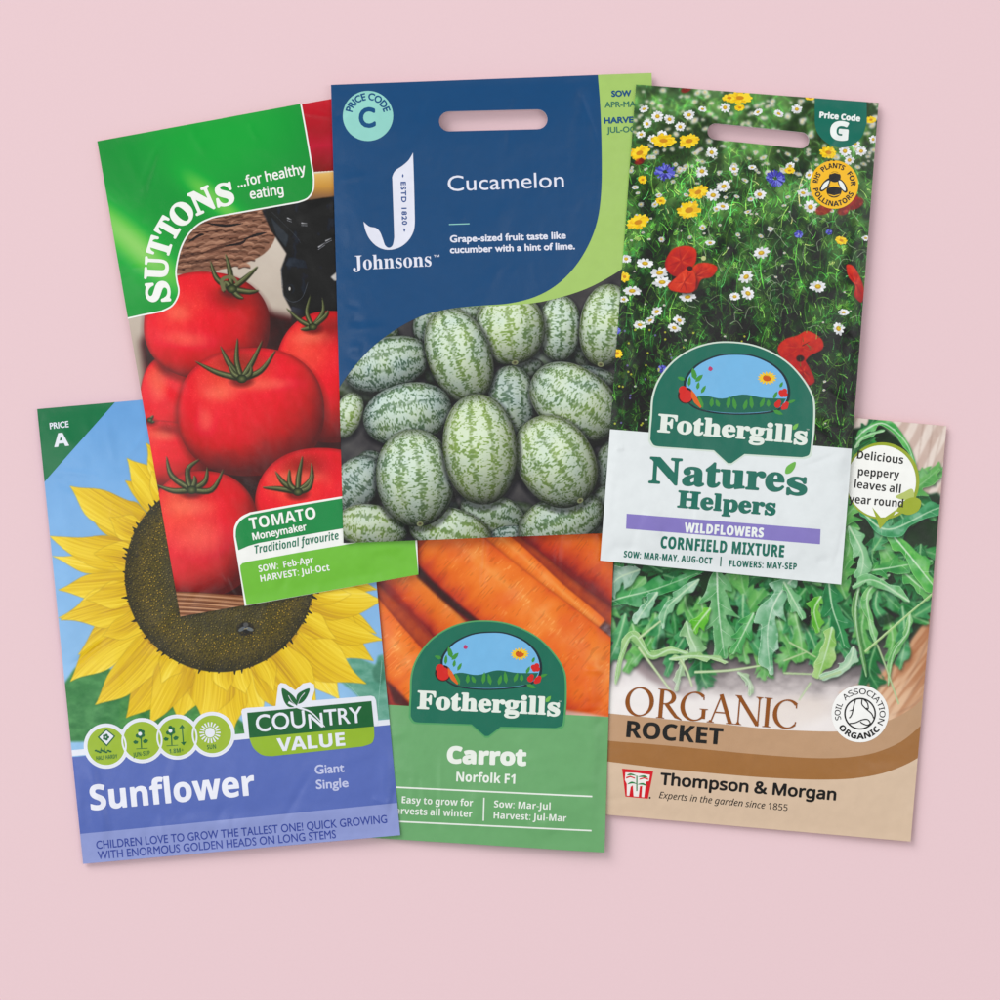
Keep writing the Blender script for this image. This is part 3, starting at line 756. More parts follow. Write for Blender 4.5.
# ================================================================== WILDFLOWER PACKET
def wildflower_packet():
    E = Z(590, 70, .3); F = Z(590, 310, .3); N = Z(620, 80, .16)
    a, b = np.array((715.6, 131.6)), np.array((801, 140.2)); r = 8.2
    t0 = math.atan2(b[1] - a[1], b[0] - a[0])
    hole = [tuple(a + r * V(math.cos(t0 + t), math.sin(t0 + t))) for t in np.linspace(PI / 2, 3 * PI / 2, 12)] + [tuple(b + r * V(math.cos(t0 + t), math.sin(t0 + t))) for t in np.linspace(-PI / 2, PI / 2, 12)]
    pk = Packet('seed_packet', 'seed packet with a wildflower meadow of daisies and red poppies above a white lower panel',
                [(636, 84.5), (879, 102.5), (841, 584.5), (600, 560.5)], (5.1, 2.9, 7.8), (235, 238, 238), holes=[hole], seed=3,
                creases=[((868, 115), (834, 575), .32, 3.2), ((642, 100), (608, 550), .25, 3), ((640, 470), (660, 555), .15, 4), ((800, 470), (815, 570), .15, 5), ((610, 540), (830, 565), .15, 3)])
    p = Print(pk); R = np.random.RandomState(11)
    p.fill(lambda X, Y: lerp((20, 34, 22), (72, 108, 52), fbm(X / 10, Y / 10)) * (1.3 - .65 * sst(180, 380, Y))[..., None])
    def green(l, y):
        k = R.rand(); g = [(52, 110, 40), (74, 140, 52), (40, 92, 46), (110, 160, 70), (60, 124, 66)][R.choice(5)]
        f = l * (1.42 - .56 * min(max((y - 170) / 200, 0), 1)) * R.uniform(.55, 1.3)
        return tuple(min(255, c * f) for c in g)
    for k in range(7200):
        x, y = R.uniform(605, 885), R.uniform(80, 470)
        l = .35 + .75 * (k / 7200) ** .7 * (.6 + .8 * float(vn(np.array(x / 22.), np.array(y / 22.))))
        a0 = R.normal(-PI / 2, .8); L = R.uniform(3, 13)
        p.stroke([(x, y), (x + L * .5 * math.cos(a0), y + L * .5 * math.sin(a0)), (x + L * math.cos(a0 + R.normal(0, .4)), y + L * math.sin(a0 + .3))], R.uniform(.5, 1.3), .3, green(l, y), .9, n=3)
    for k in range(900):      # feathery chamomile leaves
        x, y = R.uniform(610, 880), R.uniform(210, 465); a0 = R.uniform(0, 2 * PI); l = R.uniform(.55, 1.25)
        c = green(l, y)
        for j in range(4):
            t = j * 1.5; xx, yy = x + t * math.cos(a0), y + t * math.sin(a0)
            for sg in (-1, 1):
                p.stroke([(xx, yy), (xx + 2.6 * math.cos(a0 + sg * .9), yy + 2.6 * math.sin(a0 + sg * .9))], .7, .4, c, .9)
    for k in range(240):      # tall stems
        x = R.uniform(605, 880); y = R.uniform(150, 460); L = R.uniform(18, 55); a0 = R.normal(-PI / 2, .22)
        p.stroke([(x, y), (x + L * .5 * math.cos(a0), y + L * .5 * math.sin(a0)), (x + L * math.cos(a0 + .2), y + L * math.sin(a0 + .2))], 1.1, .5, green(R.uniform(.6, 1.5), y), .85, n=4)
    p.fillmul = sst(.28, .72, fbm(p.X / 17 + 5, p.Y / 21 + 2))
    p.a *= (.55 + .8 * p.fillmul)[..., None] * np.array((1.0, 1.0, .96), np.float32)
    for k in range(110):      # dark gaps between the plants
        x, y = R.uniform(610, 875), R.uniform(230, 450); p.ell(x, y, R.uniform(2, 6), R.uniform(2, 5), R.uniform(0, 180), (10, 18, 14), .55, soft=2)
    for k in range(700):
        x, y = R.uniform(605, 880), R.uniform(90, 465); a0 = R.normal(-PI / 2, .9); L = R.uniform(4, 12)
        p.stroke([(x, y), (x + L * .5 * math.cos(a0 + .2), y + L * .5 * math.sin(a0 + .2)), (x + L * math.cos(a0), y + L * math.sin(a0))], .9, .3, green(R.uniform(.8, 1.7), y), .9, n=3)
    for k in range(90):      # pale fine stems
        x, y = R.uniform(690, 860), R.uniform(190, 330); a0 = R.uniform(-PI, 0); L = R.uniform(8, 22)
        p.stroke([(x, y), (x + L * .5 * math.cos(a0), y + L * .5 * math.sin(a0) - 2), (x + L * math.cos(a0 + .5), y + L * math.sin(a0 + .5))], .7, .35, (150, 178, 130) if k % 2 else (190, 204, 176), .7, n=4)
    def daisy(x, y, r, tilt=1.0, ang=0, al=1.0, br=1.0):
        n = R.randint(9, 13); o = R.rand() * 6
        t = math.radians(ang)
        for k in range(n):
            a1 = o + 2 * PI * k / n + R.normal(0, .08); rr = r * R.uniform(.85, 1.1)
            vx, vy = math.cos(a1) * rr, math.sin(a1) * rr * tilt
            vx, vy = vx * math.cos(t) - vy * math.sin(t), vx * math.sin(t) + vy * math.cos(t)
            v = int(255 * br * R.uniform(.84, 1)); p.stroke([(x, y), (x + vx * .6, y + vy * .6), (x + vx, y + vy)], .6, .9, (v - 6, v - 4, v), al, mid=r * .3, n=3)
        p.ell(x, y, r * .36, r * .36 * max(tilt, .6), ang, lambda a, b, r_, X, Y: ramp(r_ + b * .3, [(0, (238, 210, 60)), (1, (186, 140, 30))]), al)
    for k in range(260):      # hazy far flowers at the top
        x, y = R.uniform(610, 880), R.uniform(88, 175) if k % 3 else R.uniform(88, 240); daisy(x, y, R.uniform(1.4, 4.0), R.uniform(.4, .9), R.uniform(-30, 30), R.uniform(.5, .95), .92)
    p.soften(lambda X, Y: sst(190, 120, Y - (X - 636) * .07) * .9, 1.0)
    p.a = p.a + (sst(200, 100, p.Y - (p.X - 636) * .07) * 16)[..., None]
    for k in range(60):
        x, y = R.uniform(610, 870), R.uniform(180, 440); daisy(x, y, R.uniform(.9, 1.7), .7, 0, .8, .9)
    for q in [(190, 180), (225, 155), (210, 230), (180, 130), (265, 165), (300, 190), (170, 215), (330, 150), (375, 130), (240, 215), (405, 275), (450, 125), (560, 140), (630, 145), (690, 130),
              (480, 330), (850, 270), (905, 270), (885, 245), (945, 230), (865, 300), (730, 350), (710, 410)]:
        x, y = E(q)[0]; daisy(x, y, R.uniform(4.2, 6.2), R.uniform(.6, 1), R.uniform(-30, 30))
    for (qx, qy, rr, tl, an) in [(373, 338, 6.5, .9, 0), (445, 388, 7.5, .7, -20), (410, 418, 7.5, .8, 0), (442, 455, 6.5, .6, 10), (565, 415, 6.5, .8, 0), (735, 457, 7.5, .9, 20), (570, 610, 8.5, .7, -10), (183, 645, 9, .55, 5),
                                 (232, 677, 9.5, .6, -8), (240, 708, 9.5, .6, 0), (325, 757, 8.5, .6, -8), (140, 737, 9, .55, 0), (520, 690, 8, .75, -30), (526, 745, 7.5, .8, 30), (482, 756, 5.5, .8, 0), (760, 722, 8.5, .75, 0),
                                 (222, 806, 6.5, .7, -20), (297, 835, 6.5, .7, 30), (280, 860, 6.5, .7, 20), (165, 850, 6.5, .6, 10), (200, 835, 6, .6, -30), (828, 862, 7, .9, 60), (845, 808, 5.5, .6, 0), (120, 630, 5.5, .8, 0), (112, 765, 5, .7, 0),
                                 (400, 577, 5, .5, 0), (235, 437, 5.5, .5, 0), (920, 560, 4, .7, 0), (667, 320, 5, .8, 0), (540, 325, 4, .6, 0)]:
        x, y = E((qx, qy))[0]; daisy(x, y, rr, tl, an)
    def yellow(x, y, r, tilt, ang):
        t = math.radians(ang)
        for ly in (1.0, .75):
            for k in range(14):
                a1 = 2 * PI * k / 14 + R.normal(0, .1) + ly; rr = r * ly * R.uniform(.85, 1.1)
                vx, vy = math.cos(a1) * rr, math.sin(a1) * rr * tilt
                vx, vy = vx * math.cos(t) - vy * math.sin(t), vx * math.sin(t) + vy * math.cos(t)
                c = [(248, 208, 22), (238, 190, 12), (252, 220, 56)][R.choice(3)]
                p.stroke([(x, y), (x + vx * .6, y + vy * .6), (x + vx, y + vy)], 1, 1.2, c, 1, mid=r * .24, n=3)
        p.ell(x, y, r * .34, r * .3 * tilt, ang, (206, 138, 14))
    for q in [(245, 236, 12, .55, 0), (330, 237, 11, .65, -10), (165, 277, 10.5, .7, -20), (360, 408, 10, .7, -25), (330, 468, 12.5, .75, -15), (160, 508, 11.5, .65, -15), (500, 92, 12, .55, 0), (465, 92, 7, .6, 0), (795, 275, 9, .7, 10),
              (235, 437, 5, .8, 0), (175, 366, 4.5, .9, 0), (665, 335, 5, .7, 0), (838, 568, 6, .7, 20), (115, 690, 5, 1, 0), (938, 165, 5, .7, 0), (90, 945, 6, .8, 0), (735, 92, 5, .5, 0), (500, 125, 5, .7, 0)]:
        x, y = E(q[:2])[0]; yellow(x, y, *q[2:])
    def corn(x, y, r):
        for k in range(90):
            a1 = R.rand() * 2 * PI; rr = r * R.uniform(.45, 1.0)
            p.stroke([(x + rr * .35 * math.cos(a1), y + rr * .3 * math.sin(a1)), (x + rr * math.cos(a1), y + rr * .85 * math.sin(a1))], .6, 2.0, [(66, 68, 176), (92, 96, 206), (124, 130, 226), (56, 52, 150)][R.choice(4)], .95)
    for q in [(250, 340, 11), (617, 362, 10.5), (695, 548, 4.5), (240, 998, 5), (90, 520 + 350, 4), (797, 540, 3.5)]: corn(*E(q[:2])[0], q[2])
    def petal(pts, c0=(222, 58, 36), c1=(156, 22, 18), dark=None):
        P = E(*pts) if isinstance(pts[0], tuple) else pts
        c = np.array(P).mean(0)
        def fn(X, Y):
            d = fbm(X / 5 + 3, Y / 5); e = np.clip(np.hypot(X - c[0], Y - c[1]) / 26, 0, 1)
            k = np.clip(d * .8 + (Y - c[1]) / 60 + .05, 0, 1)
            return lerp(c0, c1, k)
        p.poly([(a + 1.2, b + 2) for a, b in smooth(P, True, 6)], (14, 20, 12), .5, 1.6)
        p.poly(smooth(P, True, 6), fn, soft=.3)
        o = np.array(P[-1]) * .5 + c * .5
        for k in range(16):
            e = np.array(P[k % len(P)]) * .5 + np.array(P[(k + 1) % len(P)]) * .5 * 1.0
            e = c + (e - c) * R.uniform(.7, .95); s0 = c + (e - c) * R.uniform(.05, .3)
            p.stroke([tuple(s0), tuple((s0 + e) / 2 + R.normal(0, .6, 2)), tuple(e)], .9, .3, (120, 14, 14) if k % 2 else (246, 110, 78), .35, .2)
    petal([(250, 640), (275, 598), (320, 587), (352, 600), (352, 640), (330, 668), (290, 690), (258, 672)])
    petal([(330, 668), (360, 645), (400, 645), (424, 660), (405, 690), (370, 700), (352, 735), (310, 742), (258, 722), (290, 690)], (232, 66, 40), (140, 20, 16))
    petal([(288, 690), (330, 660), (352, 690), (345, 738), (300, 742), (262, 728)], (236, 78, 48), (178, 32, 22))
    p.stroke(E((330, 662), (322, 690), (300, 735)), .5, .5, (120, 14, 14), .6); p.ell(*E((332, 662))[0], 3, 2.4, 0, (50, 14, 20), .9)
    petal([(625, 935), (645, 900), (690, 885), (725, 870), (770, 895), (775, 930), (730, 955), (705, 985), (660, 985)])
    petal([(705, 960), (735, 1000), (748, 1040), (720, 1050), (690, 1010), (668, 975)], (206, 40, 30), (130, 16, 16))
    p.ell(*E((700, 962))[0], 4, 3.4, 0, (36, 10, 14), .9, soft=1.4)
    p.ell(*E((378, 628))[0], 2.4, 2.4, 0, (196, 200, 140))
    petal([(855, 650), (880, 655), (905, 700), (915, 740), (905, 775), (880, 750), (885, 720), (862, 690)])
    for q in [(780, 465, 9, 5), (855, 430, 12, 8), (880, 445, 10, 6), (165, 305, 5, 3), (320, 65, 5, 3), (845, 470, 6, 4)]:
        p.ell(*E(q[:2])[0], q[2], q[3], -20, lambda a, b, r, X, Y: lerp((196, 36, 34), (110, 18, 20), fbm(X / 3, Y / 3)), .8, soft=1.5)
    for q in [(720, 60), (700, 300), (740, 960)]: pass
    for k in range(70):
        x, y = R.uniform(610, 760), R.uniform(330, 450); p.ell(x, y, 1.1, 1.1, 0, (206, 206, 70) if k % 3 else (120, 110, 180), .8)
    for k in range(260):
        x, y = R.uniform(605, 870), R.uniform(300, 465); a0 = R.normal(-PI / 2, 1); L = R.uniform(4, 10)
        p.stroke([(x, y), (x + L * math.cos(a0), y + L * math.sin(a0))], .8, .3, green(R.uniform(.6, 1.3), y), .8)
    M = p.material('printed_meadow_photo')
    build_body(pk)
    patch(pk, [pk.outline, hole], 'printed_photo', M, .05)
    lower = F((70, 397.5), (868, 462)); lo = [(611.0, 429.2), (850.9, 448.7), (841, 584.5), (600, 560.5)]
    lo[0] = tuple(np.array((636, 84.5)) + (np.array((600, 560.5)) - np.array((636, 84.5))) * .7245)
    lo[1] = tuple(np.array((879, 102.5)) + (np.array((841, 584.5)) - np.array((879, 102.5))) * .7185)
    patch(pk, [lo], 'white_panel', ink(pk, (230, 236, 238)), .09)
    G = ink(pk, (24, 112, 96)); W = ink(pk, (240, 246, 244))
    tag = E((749, 96), (927, 111), (924, 165)) + smooth(E((922, 180), (905, 225), (870, 252), (830, 258), (790, 243), (760, 212), (750, 180)), n=4)
    tag[0] = (636 + (879 - 636) * .7366, 84.5 + 18 * .7366); tag[1] = (636 + 243 * .951, 84.5 + 18 * .951)
    tg = patch(pk, [tag], 'price_tag', G, .12)
    text(pk, 'Price Code', 'bold', (819.5, 117.6), (860.5, 121.4), 6.3, 'tag_lettering', W, .15, tg, fat=.3)
    text(pk, 'G', 'bold', (829.6, 139.5), (848, 141), 19.5, 'price_letter', W, .15, tg, fat=1.0)
    bd = patch(pk, [circle(834.3, 184.6, 24.3)], 'pollinator_badge', ink(pk, (250, 192, 26)), .12)
    K = ink(pk, (22, 20, 18)); bc = (834.3, 184.6)
    arc_text(pk, 'RHS', 'bold', bc, 16.6, -174, -143, 5.0, 'badge_lettering', K, .15, bd, fat=.1)
    arc_text(pk, 'PLANTS', 'bold', bc, 16.6, -131, -58, 5.0, 'badge_lettering', K, .15, bd, fat=.1)
    arc_text(pk, 'FOR', 'bold', bc, 16.6, -40, 4, 5.0, 'badge_lettering', K, .15, bd, fat=.1)
    arc_text(pk, 'POLLINATORS', 'bold', bc, 21.6, 169, 24, 5.0, 'badge_lettering', K, .15, bd, fat=.1, under=True)
    B2 = Z(800, 90, .13)
    def L2(*q): return B2(*q)
    bee = shapes(pk, [circle(*L2((268, 668))[0], 6.0, 20, 5.4), circle(*L2((262, 775))[0], 7.6, 24, 7.0)], 'bee_emblem', K, .15, bd)
    shapes(pk, [smooth(L2((238, 690), (215, 745), (170, 782), (150, 765), (175, 715), (215, 680)), True, 4), smooth(L2((290, 695), (305, 750), (345, 790), (366, 775), (350, 725), (315, 688)), True, 4)], 'bee_wings', K, .155, bd)
    shapes(pk, [smooth(L2((225, 695), (208, 740), (172, 768), (164, 758), (185, 718)), True, 4), smooth(L2((297, 700), (312, 745), (342, 776), (352, 766), (340, 728), (316, 700)), True, 4)], 'bee_wings', W, .165, bd)
    shapes(pk, [L2((232, 640), (268, 628), (305, 640), (304, 647), (268, 637), (233, 648)), L2((245, 715), (290, 717), (312, 752), (262, 742), (215, 752)), L2((215, 800), (262, 812), (308, 800), (302, 808), (262, 820), (222, 808))], 'bee_stripes', ink(pk, (250, 192, 26)), .17, bd)
    shapes(pk, [L2((210, 548), (226, 530), (230, 548)), L2((250, 546), (260, 528), (270, 546))], 'bee_feelers', K, .15, bd)
    shield(pk, lambda q: q, (214, 228, 216))
    text(pk, "Nature", 'serif', F((193, 578))[0], F((646, 607))[0], 27, 'range_name', G, .15, None, fat=.95)
    text(pk, "s", 'serif', F((652, 616))[0], F((722, 620))[0], 26, 'range_name', G, .15, None, fat=1.1)
    shapes(pk, [smooth(F((650, 545), (655, 522), (683, 506), (682, 525), (668, 543)), True, 4)], 'apostrophe_leaf', ink(pk, (110, 182, 76)), .15)
    text(pk, 'Helpers', 'serif', F((288, 659))[0], F((617, 686))[0], 17.6, 'range_name', G, .15, None, fat=.8)
    bar = patch(pk, [F((121, 679), (768, 731), (766, 781), (119, 729))], 'purple_bar', ink(pk, (138, 126, 198)), .12)
    def tall(s, a, b, cap, name, mat, par=None, fat=.35): text(pk, s, 'bold', F(a)[0], F(b)[0], cap, name, mat, .15, par, fat=fat, space=1.08)
    tall('WILDFLOWERS', (313, 741), (577, 759), 9.8, 'kind_name', W, bar)
    tall('CORNFIELD MIXTURE', (233, 794), (645, 825), 12.2, 'variety_name', G)
    tall('SOW: MAR-MAY, AUG-OCT', (111, 824), (406, 847), 6.6, 'sowing_note', G, None, .15)
    tall('FLOWERS: MAY-SEP', (462, 855), (688, 866), 6.6, 'flowering_note', G, None, .15)
    patch(pk, [F((434, 822), (438, 822), (436, 855), (432, 855))], 'divider_line', G, .15)
# ================================================================== SUNFLOWER PACKET
def sunflower_packet():
    G = Z(30, 390, .25); H = Z(50, 640, .36); I2 = Z(80, 700, .16); I3 = Z(230, 680, .17); S3 = Z(290, 540, .2)
    TL, BL, BR = np.array((37., 409.)), np.array((83., 864.)), np.array((400.3, 835.))
    TR = TL + (BR - BL) + np.array((3.2, 1))
    pk = Packet('seed_packet', 'seed packet with one big yellow sunflower on blue sky above a periwinkle blue lower band',
                [tuple(TL), tuple(TR), tuple(BR), tuple(BL)], (2.0, 3.6, 2.0), (190, 196, 232), seed=4, bulge=1.3,
                creases=[((88, 740), (104, 858), .55, 3.0), ((70, 700), (82, 860), .35, 3.2), ((382, 740), (394, 830), .4, 3.5), ((95, 835), (390, 806), .2, 3), ((250, 700), (330, 720), .1, 4), ((60, 450), (75, 700), .12, 3)])
    p = Print(pk); R = np.random.RandomState(21)
    p.fill(lambda X, Y: lerp((112, 168, 226), (150, 196, 236), np.clip((Y - 400) / 330, 0, 1)) + (fbm(X / 26, Y / 26) - .5)[..., None] * 14)
    # leaves low behind the flower
    lf = lambda c0, c1: (lambda X, Y: lerp(c0, c1, fbm(X / 9, Y / 6)))
    p.poly([(60, 690), (75, 668), (98, 660), (140, 690), (150, 740), (64, 742)], lf((40, 108, 56), (92, 160, 96)), soft=1)
    p.poly([(120, 700), (200, 690), (260, 735), (120, 735)], lf((40, 108, 56), (100, 168, 90)), soft=1)
    p.poly(S3((300, 590), (350, 590), (430, 625), (440, 580), (470, 570), (500, 640), (500, 900), (440, 900), (330, 770), (220, 680), (190, 640)), lf((70, 140, 116), (136, 190, 172)), soft=1)
    p.poly(S3((410, 650), (440, 610), (470, 600), (480, 690), (455, 720), (420, 700)), lf((52, 108, 88), (90, 150, 126)), soft=1)
    p.stroke(S3((200, 650), (300, 730), (360, 800)), .7, .5, (160, 206, 190), .7)
    p.stroke(S3((460, 600), (452, 700), (440, 850)), .8, .5, (160, 206, 190), .6)
    C = (220., 575.); RD = 95.
    tips = [(146, 443, 26), (127, 458, 24), (70, 486, 30), (88, 512, 20), (49, 536, 24), (52, 556, 14), (58, 590, 22), (60, 620, 26), (58, 618, 18), (78, 655, 24), (70, 682, 30), (95, 705, 30), (126, 718, 32), (150, 724, 28), (178, 722, 30),
            (205, 727, 30), (234, 733, 32), (262, 730, 32), (292, 722, 30), (318, 712, 30), (340, 700, 30), (367, 684, 30), (374, 661, 34), (384, 640, 24), (366, 640, 30), (377, 634, 22), (383, 600, 30), (378, 590, 20), (360, 570, 30), (240, 440, 34), (200, 430, 34), (280, 450, 34), (320, 480, 34), (350, 520, 34)]
    def petal(tx, ty, w, br, jit=.0):
        a = math.atan2(ty - C[1], tx - C[0]) + jit
        base = np.array((C[0] + (RD - 9) * math.cos(a), C[1] + (RD - 7) * math.sin(a)))
        # roots follow the disc; tips sag sideways
        tip = np.array((tx, ty)); d = tip - base; L = np.linalg.norm(d); d /= L; n = np.array((-d[1], d[0]))
        bow = R.uniform(-.10, .10) * L; side = []; oth = []
        K = 16
        for k in range(K + 1):
            t = k / K
            ww = w / 2 * (.5 + .62 * math.sin(PI * min(t * 1.02, 1) ** .95)) * (1 - t ** 2.6) ** .9 * (1 + .12 * math.sin(t * 9 + tx))
            c = base + d * L * t + n * bow * math.sin(PI * t) 
            side.append(c + n * ww); oth.append(c - n * ww * (1 + .1 * math.sin(t * 7 + ty)))
        sh = R.uniform(0, 9)
        def fn(X, Y):
            dx, dy = X - base[0], Y - base[1]; u = (dx * d[0] + dy * d[1]) / L; v = dx * n[0] + dy * n[1] - bow * np.sin(PI * np.clip(u, 0, 1))
            s = vn(v * .8 + sh * 9, u * 2.2 + sh) * .6 + vn(v * 2.1 + sh, u * 3 + 4) * .4
            fold = .5 + .5 * np.cos(v / w * 5 + sh)
            k = np.clip(.08 + .5 * s + .3 * fold + .22 * u - .16 * (u < .12), 0, 1) * br
            c = ramp(k, [(0, (156, 112, 14)), (.28, (204, 158, 24)), (.52, (230, 192, 36)), (.78, (246, 216, 62)), (1, (252, 234, 118))])
            return c
        p.poly(side + oth[::-1], (120, 84, 16), .5, .8)
        p.poly(side + oth[::-1], fn, soft=.35)
    for k in range(30):
        a = 2 * PI * k / 30 + R.normal(0, .06); petal(C[0] + 148 * math.cos(a) * (.95 if math.cos(a) < 0 else .97), C[1] + 128 * math.sin(a), R.uniform(20, 28), .74)
    o = list(tips); R.shuffle(o)
    for t in sorted(o, key=lambda t: -abs(t[2] - 27)): petal(t[0], t[1], t[2] * 1.35, R.uniform(.8, 1.08))
    for k in range(15):
        a = 2 * PI * k / 15 + R.normal(0, .12); petal(C[0] + R.uniform(124, 146) * math.cos(a), C[1] + R.uniform(116, 126) * math.sin(a), R.uniform(20, 28), R.uniform(.85, 1.04))
    # seed disc
    def disc(a, b, r, X, Y):
        c = ramp(r + (fbm(X / 7, Y / 7) - .5) * .1, [(0, (128, 108, 48)), (.3, (112, 96, 44)), (.5, (74, 68, 38)), (.68, (84, 76, 36)), (.85, (92, 80, 34)), (1, (52, 50, 26))])
        return c
    for k in range(90):
        a = 2 * PI * k / 90 + R.normal(0, .05); r0 = RD - 4; r1 = RD + R.uniform(0, 6)
        p.stroke([(C[0] + r0 * math.cos(a), C[1] + r0 * math.sin(a)), (C[0] + r1 * math.cos(a + .02), C[1] + r1 * math.sin(a + .02))], 5, .8, (44, 44, 22))
    p.ell(C[0], C[1], RD, RD + 2, 0, disc, soft=1)
    for k in range(30, 3300):
        r = RD * math.sqrt(k / 3300); a = k * 2.39996
        x, y = C[0] + r * math.cos(a) + R.normal(0, .65), C[1] + r * math.sin(a) + R.normal(0, .65)
        q = r / RD
        if q < .35: col = [(168, 146, 70), (136, 120, 58), (96, 82, 40)][R.choice(3)]
        elif q < .62: col = [(110, 102, 58), (82, 78, 48), (138, 122, 66)][R.choice(3)]
        elif q < .84: col = [(190, 156, 54), (128, 110, 44), (84, 76, 42), (156, 132, 54)][R.choice(4)]
        else: col = [(104, 94, 46), (70, 66, 38), (130, 114, 60)][R.choice(3)]
        p.ell(x + .3, y + .35, 1.2, 1.0, math.degrees(a), (26, 24, 14), .6, soft=.5)
        p.ell(x, y, .75, .6, math.degrees(a), col, .95, soft=.35)
    # bee on the disc
    bx, by = B_ = (246, 628)
    p.ell(bx, by + 1, 9, 7, 0, (26, 24, 18), .6, soft=2); p.ell(bx, by, 5.5, 3.6, 70, (26, 26, 30)); p.ell(bx, by - 3.4, 2.6, 2.2, 0, (84, 84, 84)); p.ell(bx + 3.8, by + 1, 4, 1.8, 20, (120, 128, 134), .8); p.ell(bx - 3.8, by + 1, 4, 1.8, -30, (110, 118, 126), .8); p.stroke([(bx - 2, by + 1), (bx + 2, by)], 1, 1, (150, 140, 110))
    M = p.material('printed_sunflower_photo')
    build_body(pk)
    patch(pk, [pk.outline], 'printed_photo', M, .05)
    W = ink(pk, (232, 236, 246)); dg = ink(pk, (26, 112, 66)); lg = ink(pk, (150, 186, 52)); bl = ink(pk, (92, 112, 186))
    def edge(a, b, t): return tuple(np.array(a) + (np.array(b) - np.array(a)) * t)
    cor = patch(pk, [[tuple(TL), edge(TL, TR, .243), edge(TL, BL, .16)]], 'price_corner', ink(pk, (34, 118, 74)), .09)
    text(pk, 'PRICE', 'geo', (50, 429.3), (69, 427.2), 6.4, 'price_lettering', W, .13, cor, fat=.22)
    text(pk, 'A', 'bold', (54.3, 447.3), (69.3, 445.7), 13.6, 'price_letter', W, .13, cor, fat=.3)
    l0, r0 = edge(TL, BL, .750), edge(TR, BR, .745)
    l1, r1 = edge(TL, BL, .765), edge(TR, BR, .755)
    # white rule with rings round the icons and the name plate
    ctr = [(106.3, 746.0), (142.2, 740.5), (177.2, 737.0), (212.6, 734.2)]
    def uni(polys, name, mat, lift, par): return shapes(pk, polys, name, mat, lift, par)
    plate_o = I3((68, 185), (75, 170), (100, 163), (270, 152), (285, 30), (300, 16), (330, 22), (385, 60), (430, 20), (470, 12), (495, 25), (500, 55), (480, 120), (830, 92), (850, 98), (860, 120), (872, 230), (872, 262), (850, 268), (104, 345), (88, 320))
    band = patch(pk, [[l1, r1, tuple(BR), tuple(BL)]], 'blue_band', bl, .09)
    rule = uni([[l0, r0, edge(TR, BR, .757), edge(TL, BL, .763)]] + [circle(x, y, 22.6) for x, y in ctr], 'white_rule', W, .12, band)
    low = patch(pk, [[edge(TL, BL, .934), edge(TR, BR, .929), tuple(BR), tuple(BL)]], 'pale_strip', ink(pk, (146, 158, 214)), .12, band)
    nb = ink(pk, (62, 78, 160))
    text(pk, 'CHILDREN LOVE TO GROW THE TALLEST ONE! QUICK GROWING', 'geo', H((129, 581))[0], H((937, 508))[0], 8.2, 'description_text', nb, .15, low, fat=.1)
    text(pk, 'WITH ENORMOUS GOLDEN HEADS ON LONG STEMS', 'geo', H((133, 610))[0], H((795, 550))[0], 8.2, 'description_text', nb, .15, low, fat=.1)
    di = ink(pk, (38, 104, 62))
    names = ['sowing_icon', 'sowing_icon', 'height_icon', 'sun_icon']
    for k, (x, y) in enumerate(ctr):
        ic = patch(pk, [circle(x, y, 19.2)], names[k], ink(pk, (158, 188, 56)), .13 + .01 * k)
        if k < 3:
            rg = patch(pk, [circle(x, y, 20.6), circle(x, y, 18.9)], 'icon_ring', W, .15 + .01 * k, ic)
        else: patch(pk, [circle(x, y, 20.6), circle(x, y, 18.9)], 'icon_ring', W, .15 + .01 * k, ic)
        z = .19
        if k == 0:
            shapes(pk, [I2((110, 232), (165, 180), (222, 225), (168, 290))], 'icon_picture', di, z, ic)
            shapes(pk, [I2((122, 232), (166, 190), (212, 226), (168, 278))], 'icon_picture', W, z + .01, ic)
            shapes(pk, [circle(*I2((163 + 13 * math.cos(t), 232 + 13 * math.sin(t)))[0], 1.5, 10) for t in np.linspace(0, 5, 5)], 'icon_picture', di, z + .02, ic)
            shapes(pk, [circle(*I2((100 + 13 * j, 316 + (j % 3) * 5))[0], 1.5, 8, 1) for j in range(8)] + [I2((125, 318), (132, 295), (138, 318)), I2((150, 318), (152, 280), (158, 318))], 'icon_picture', di, z, ic)
            text(pk, 'HALF HARDY', 'bold', I2((103, 376))[0], I2((236, 362))[0], 4, 'icon_lettering', di, z, ic)
        if k in (1, 2):
            ox = 0 if k == 1 else 190; oy = 0 if k == 1 else -19
            q = lambda *a: I2(*[(u + ox, v + oy) for u, v in a])
            shapes(pk, [circle(*q((376 + 20 * math.cos(t), 210 + 20 * math.sin(t)))[0], 2.0, 12) for t in np.linspace(-PI / 2, 1.1 * PI, 6)[:5]] + [q((379, 235), (386, 235), (389, 300), (382, 300)), q((352, 303), (424, 299), (424, 303), (352, 307)),
                        q((332, 262), (345, 250), (366, 258), (360, 272), (343, 274)), q((392, 256), (408, 242), (428, 250), (420, 266), (402, 270))], 'icon_picture', di, z, ic)
            shapes(pk, [circle(*q((376, 211))[0], 1.9, 12)], 'icon_picture', W, z + .01, ic)
        if k == 1: text(pk, 'JUN-SEP', 'bold', I2((334, 356))[0], I2((440, 342))[0], 4.4, 'icon_lettering', di, z, ic)
        if k == 2:
            shapes(pk, [I2((636, 170), (643, 169), (651, 270), (644, 271)), I2((620, 178), (638, 152), (656, 174)), I2((630, 264), (666, 260), (650, 284))], 'icon_picture', di, z, ic)
            text(pk, '1.8M+', 'bold', I2((560, 334))[0], I2((650, 325))[0], 4.4, 'icon_lettering', di, z, ic)
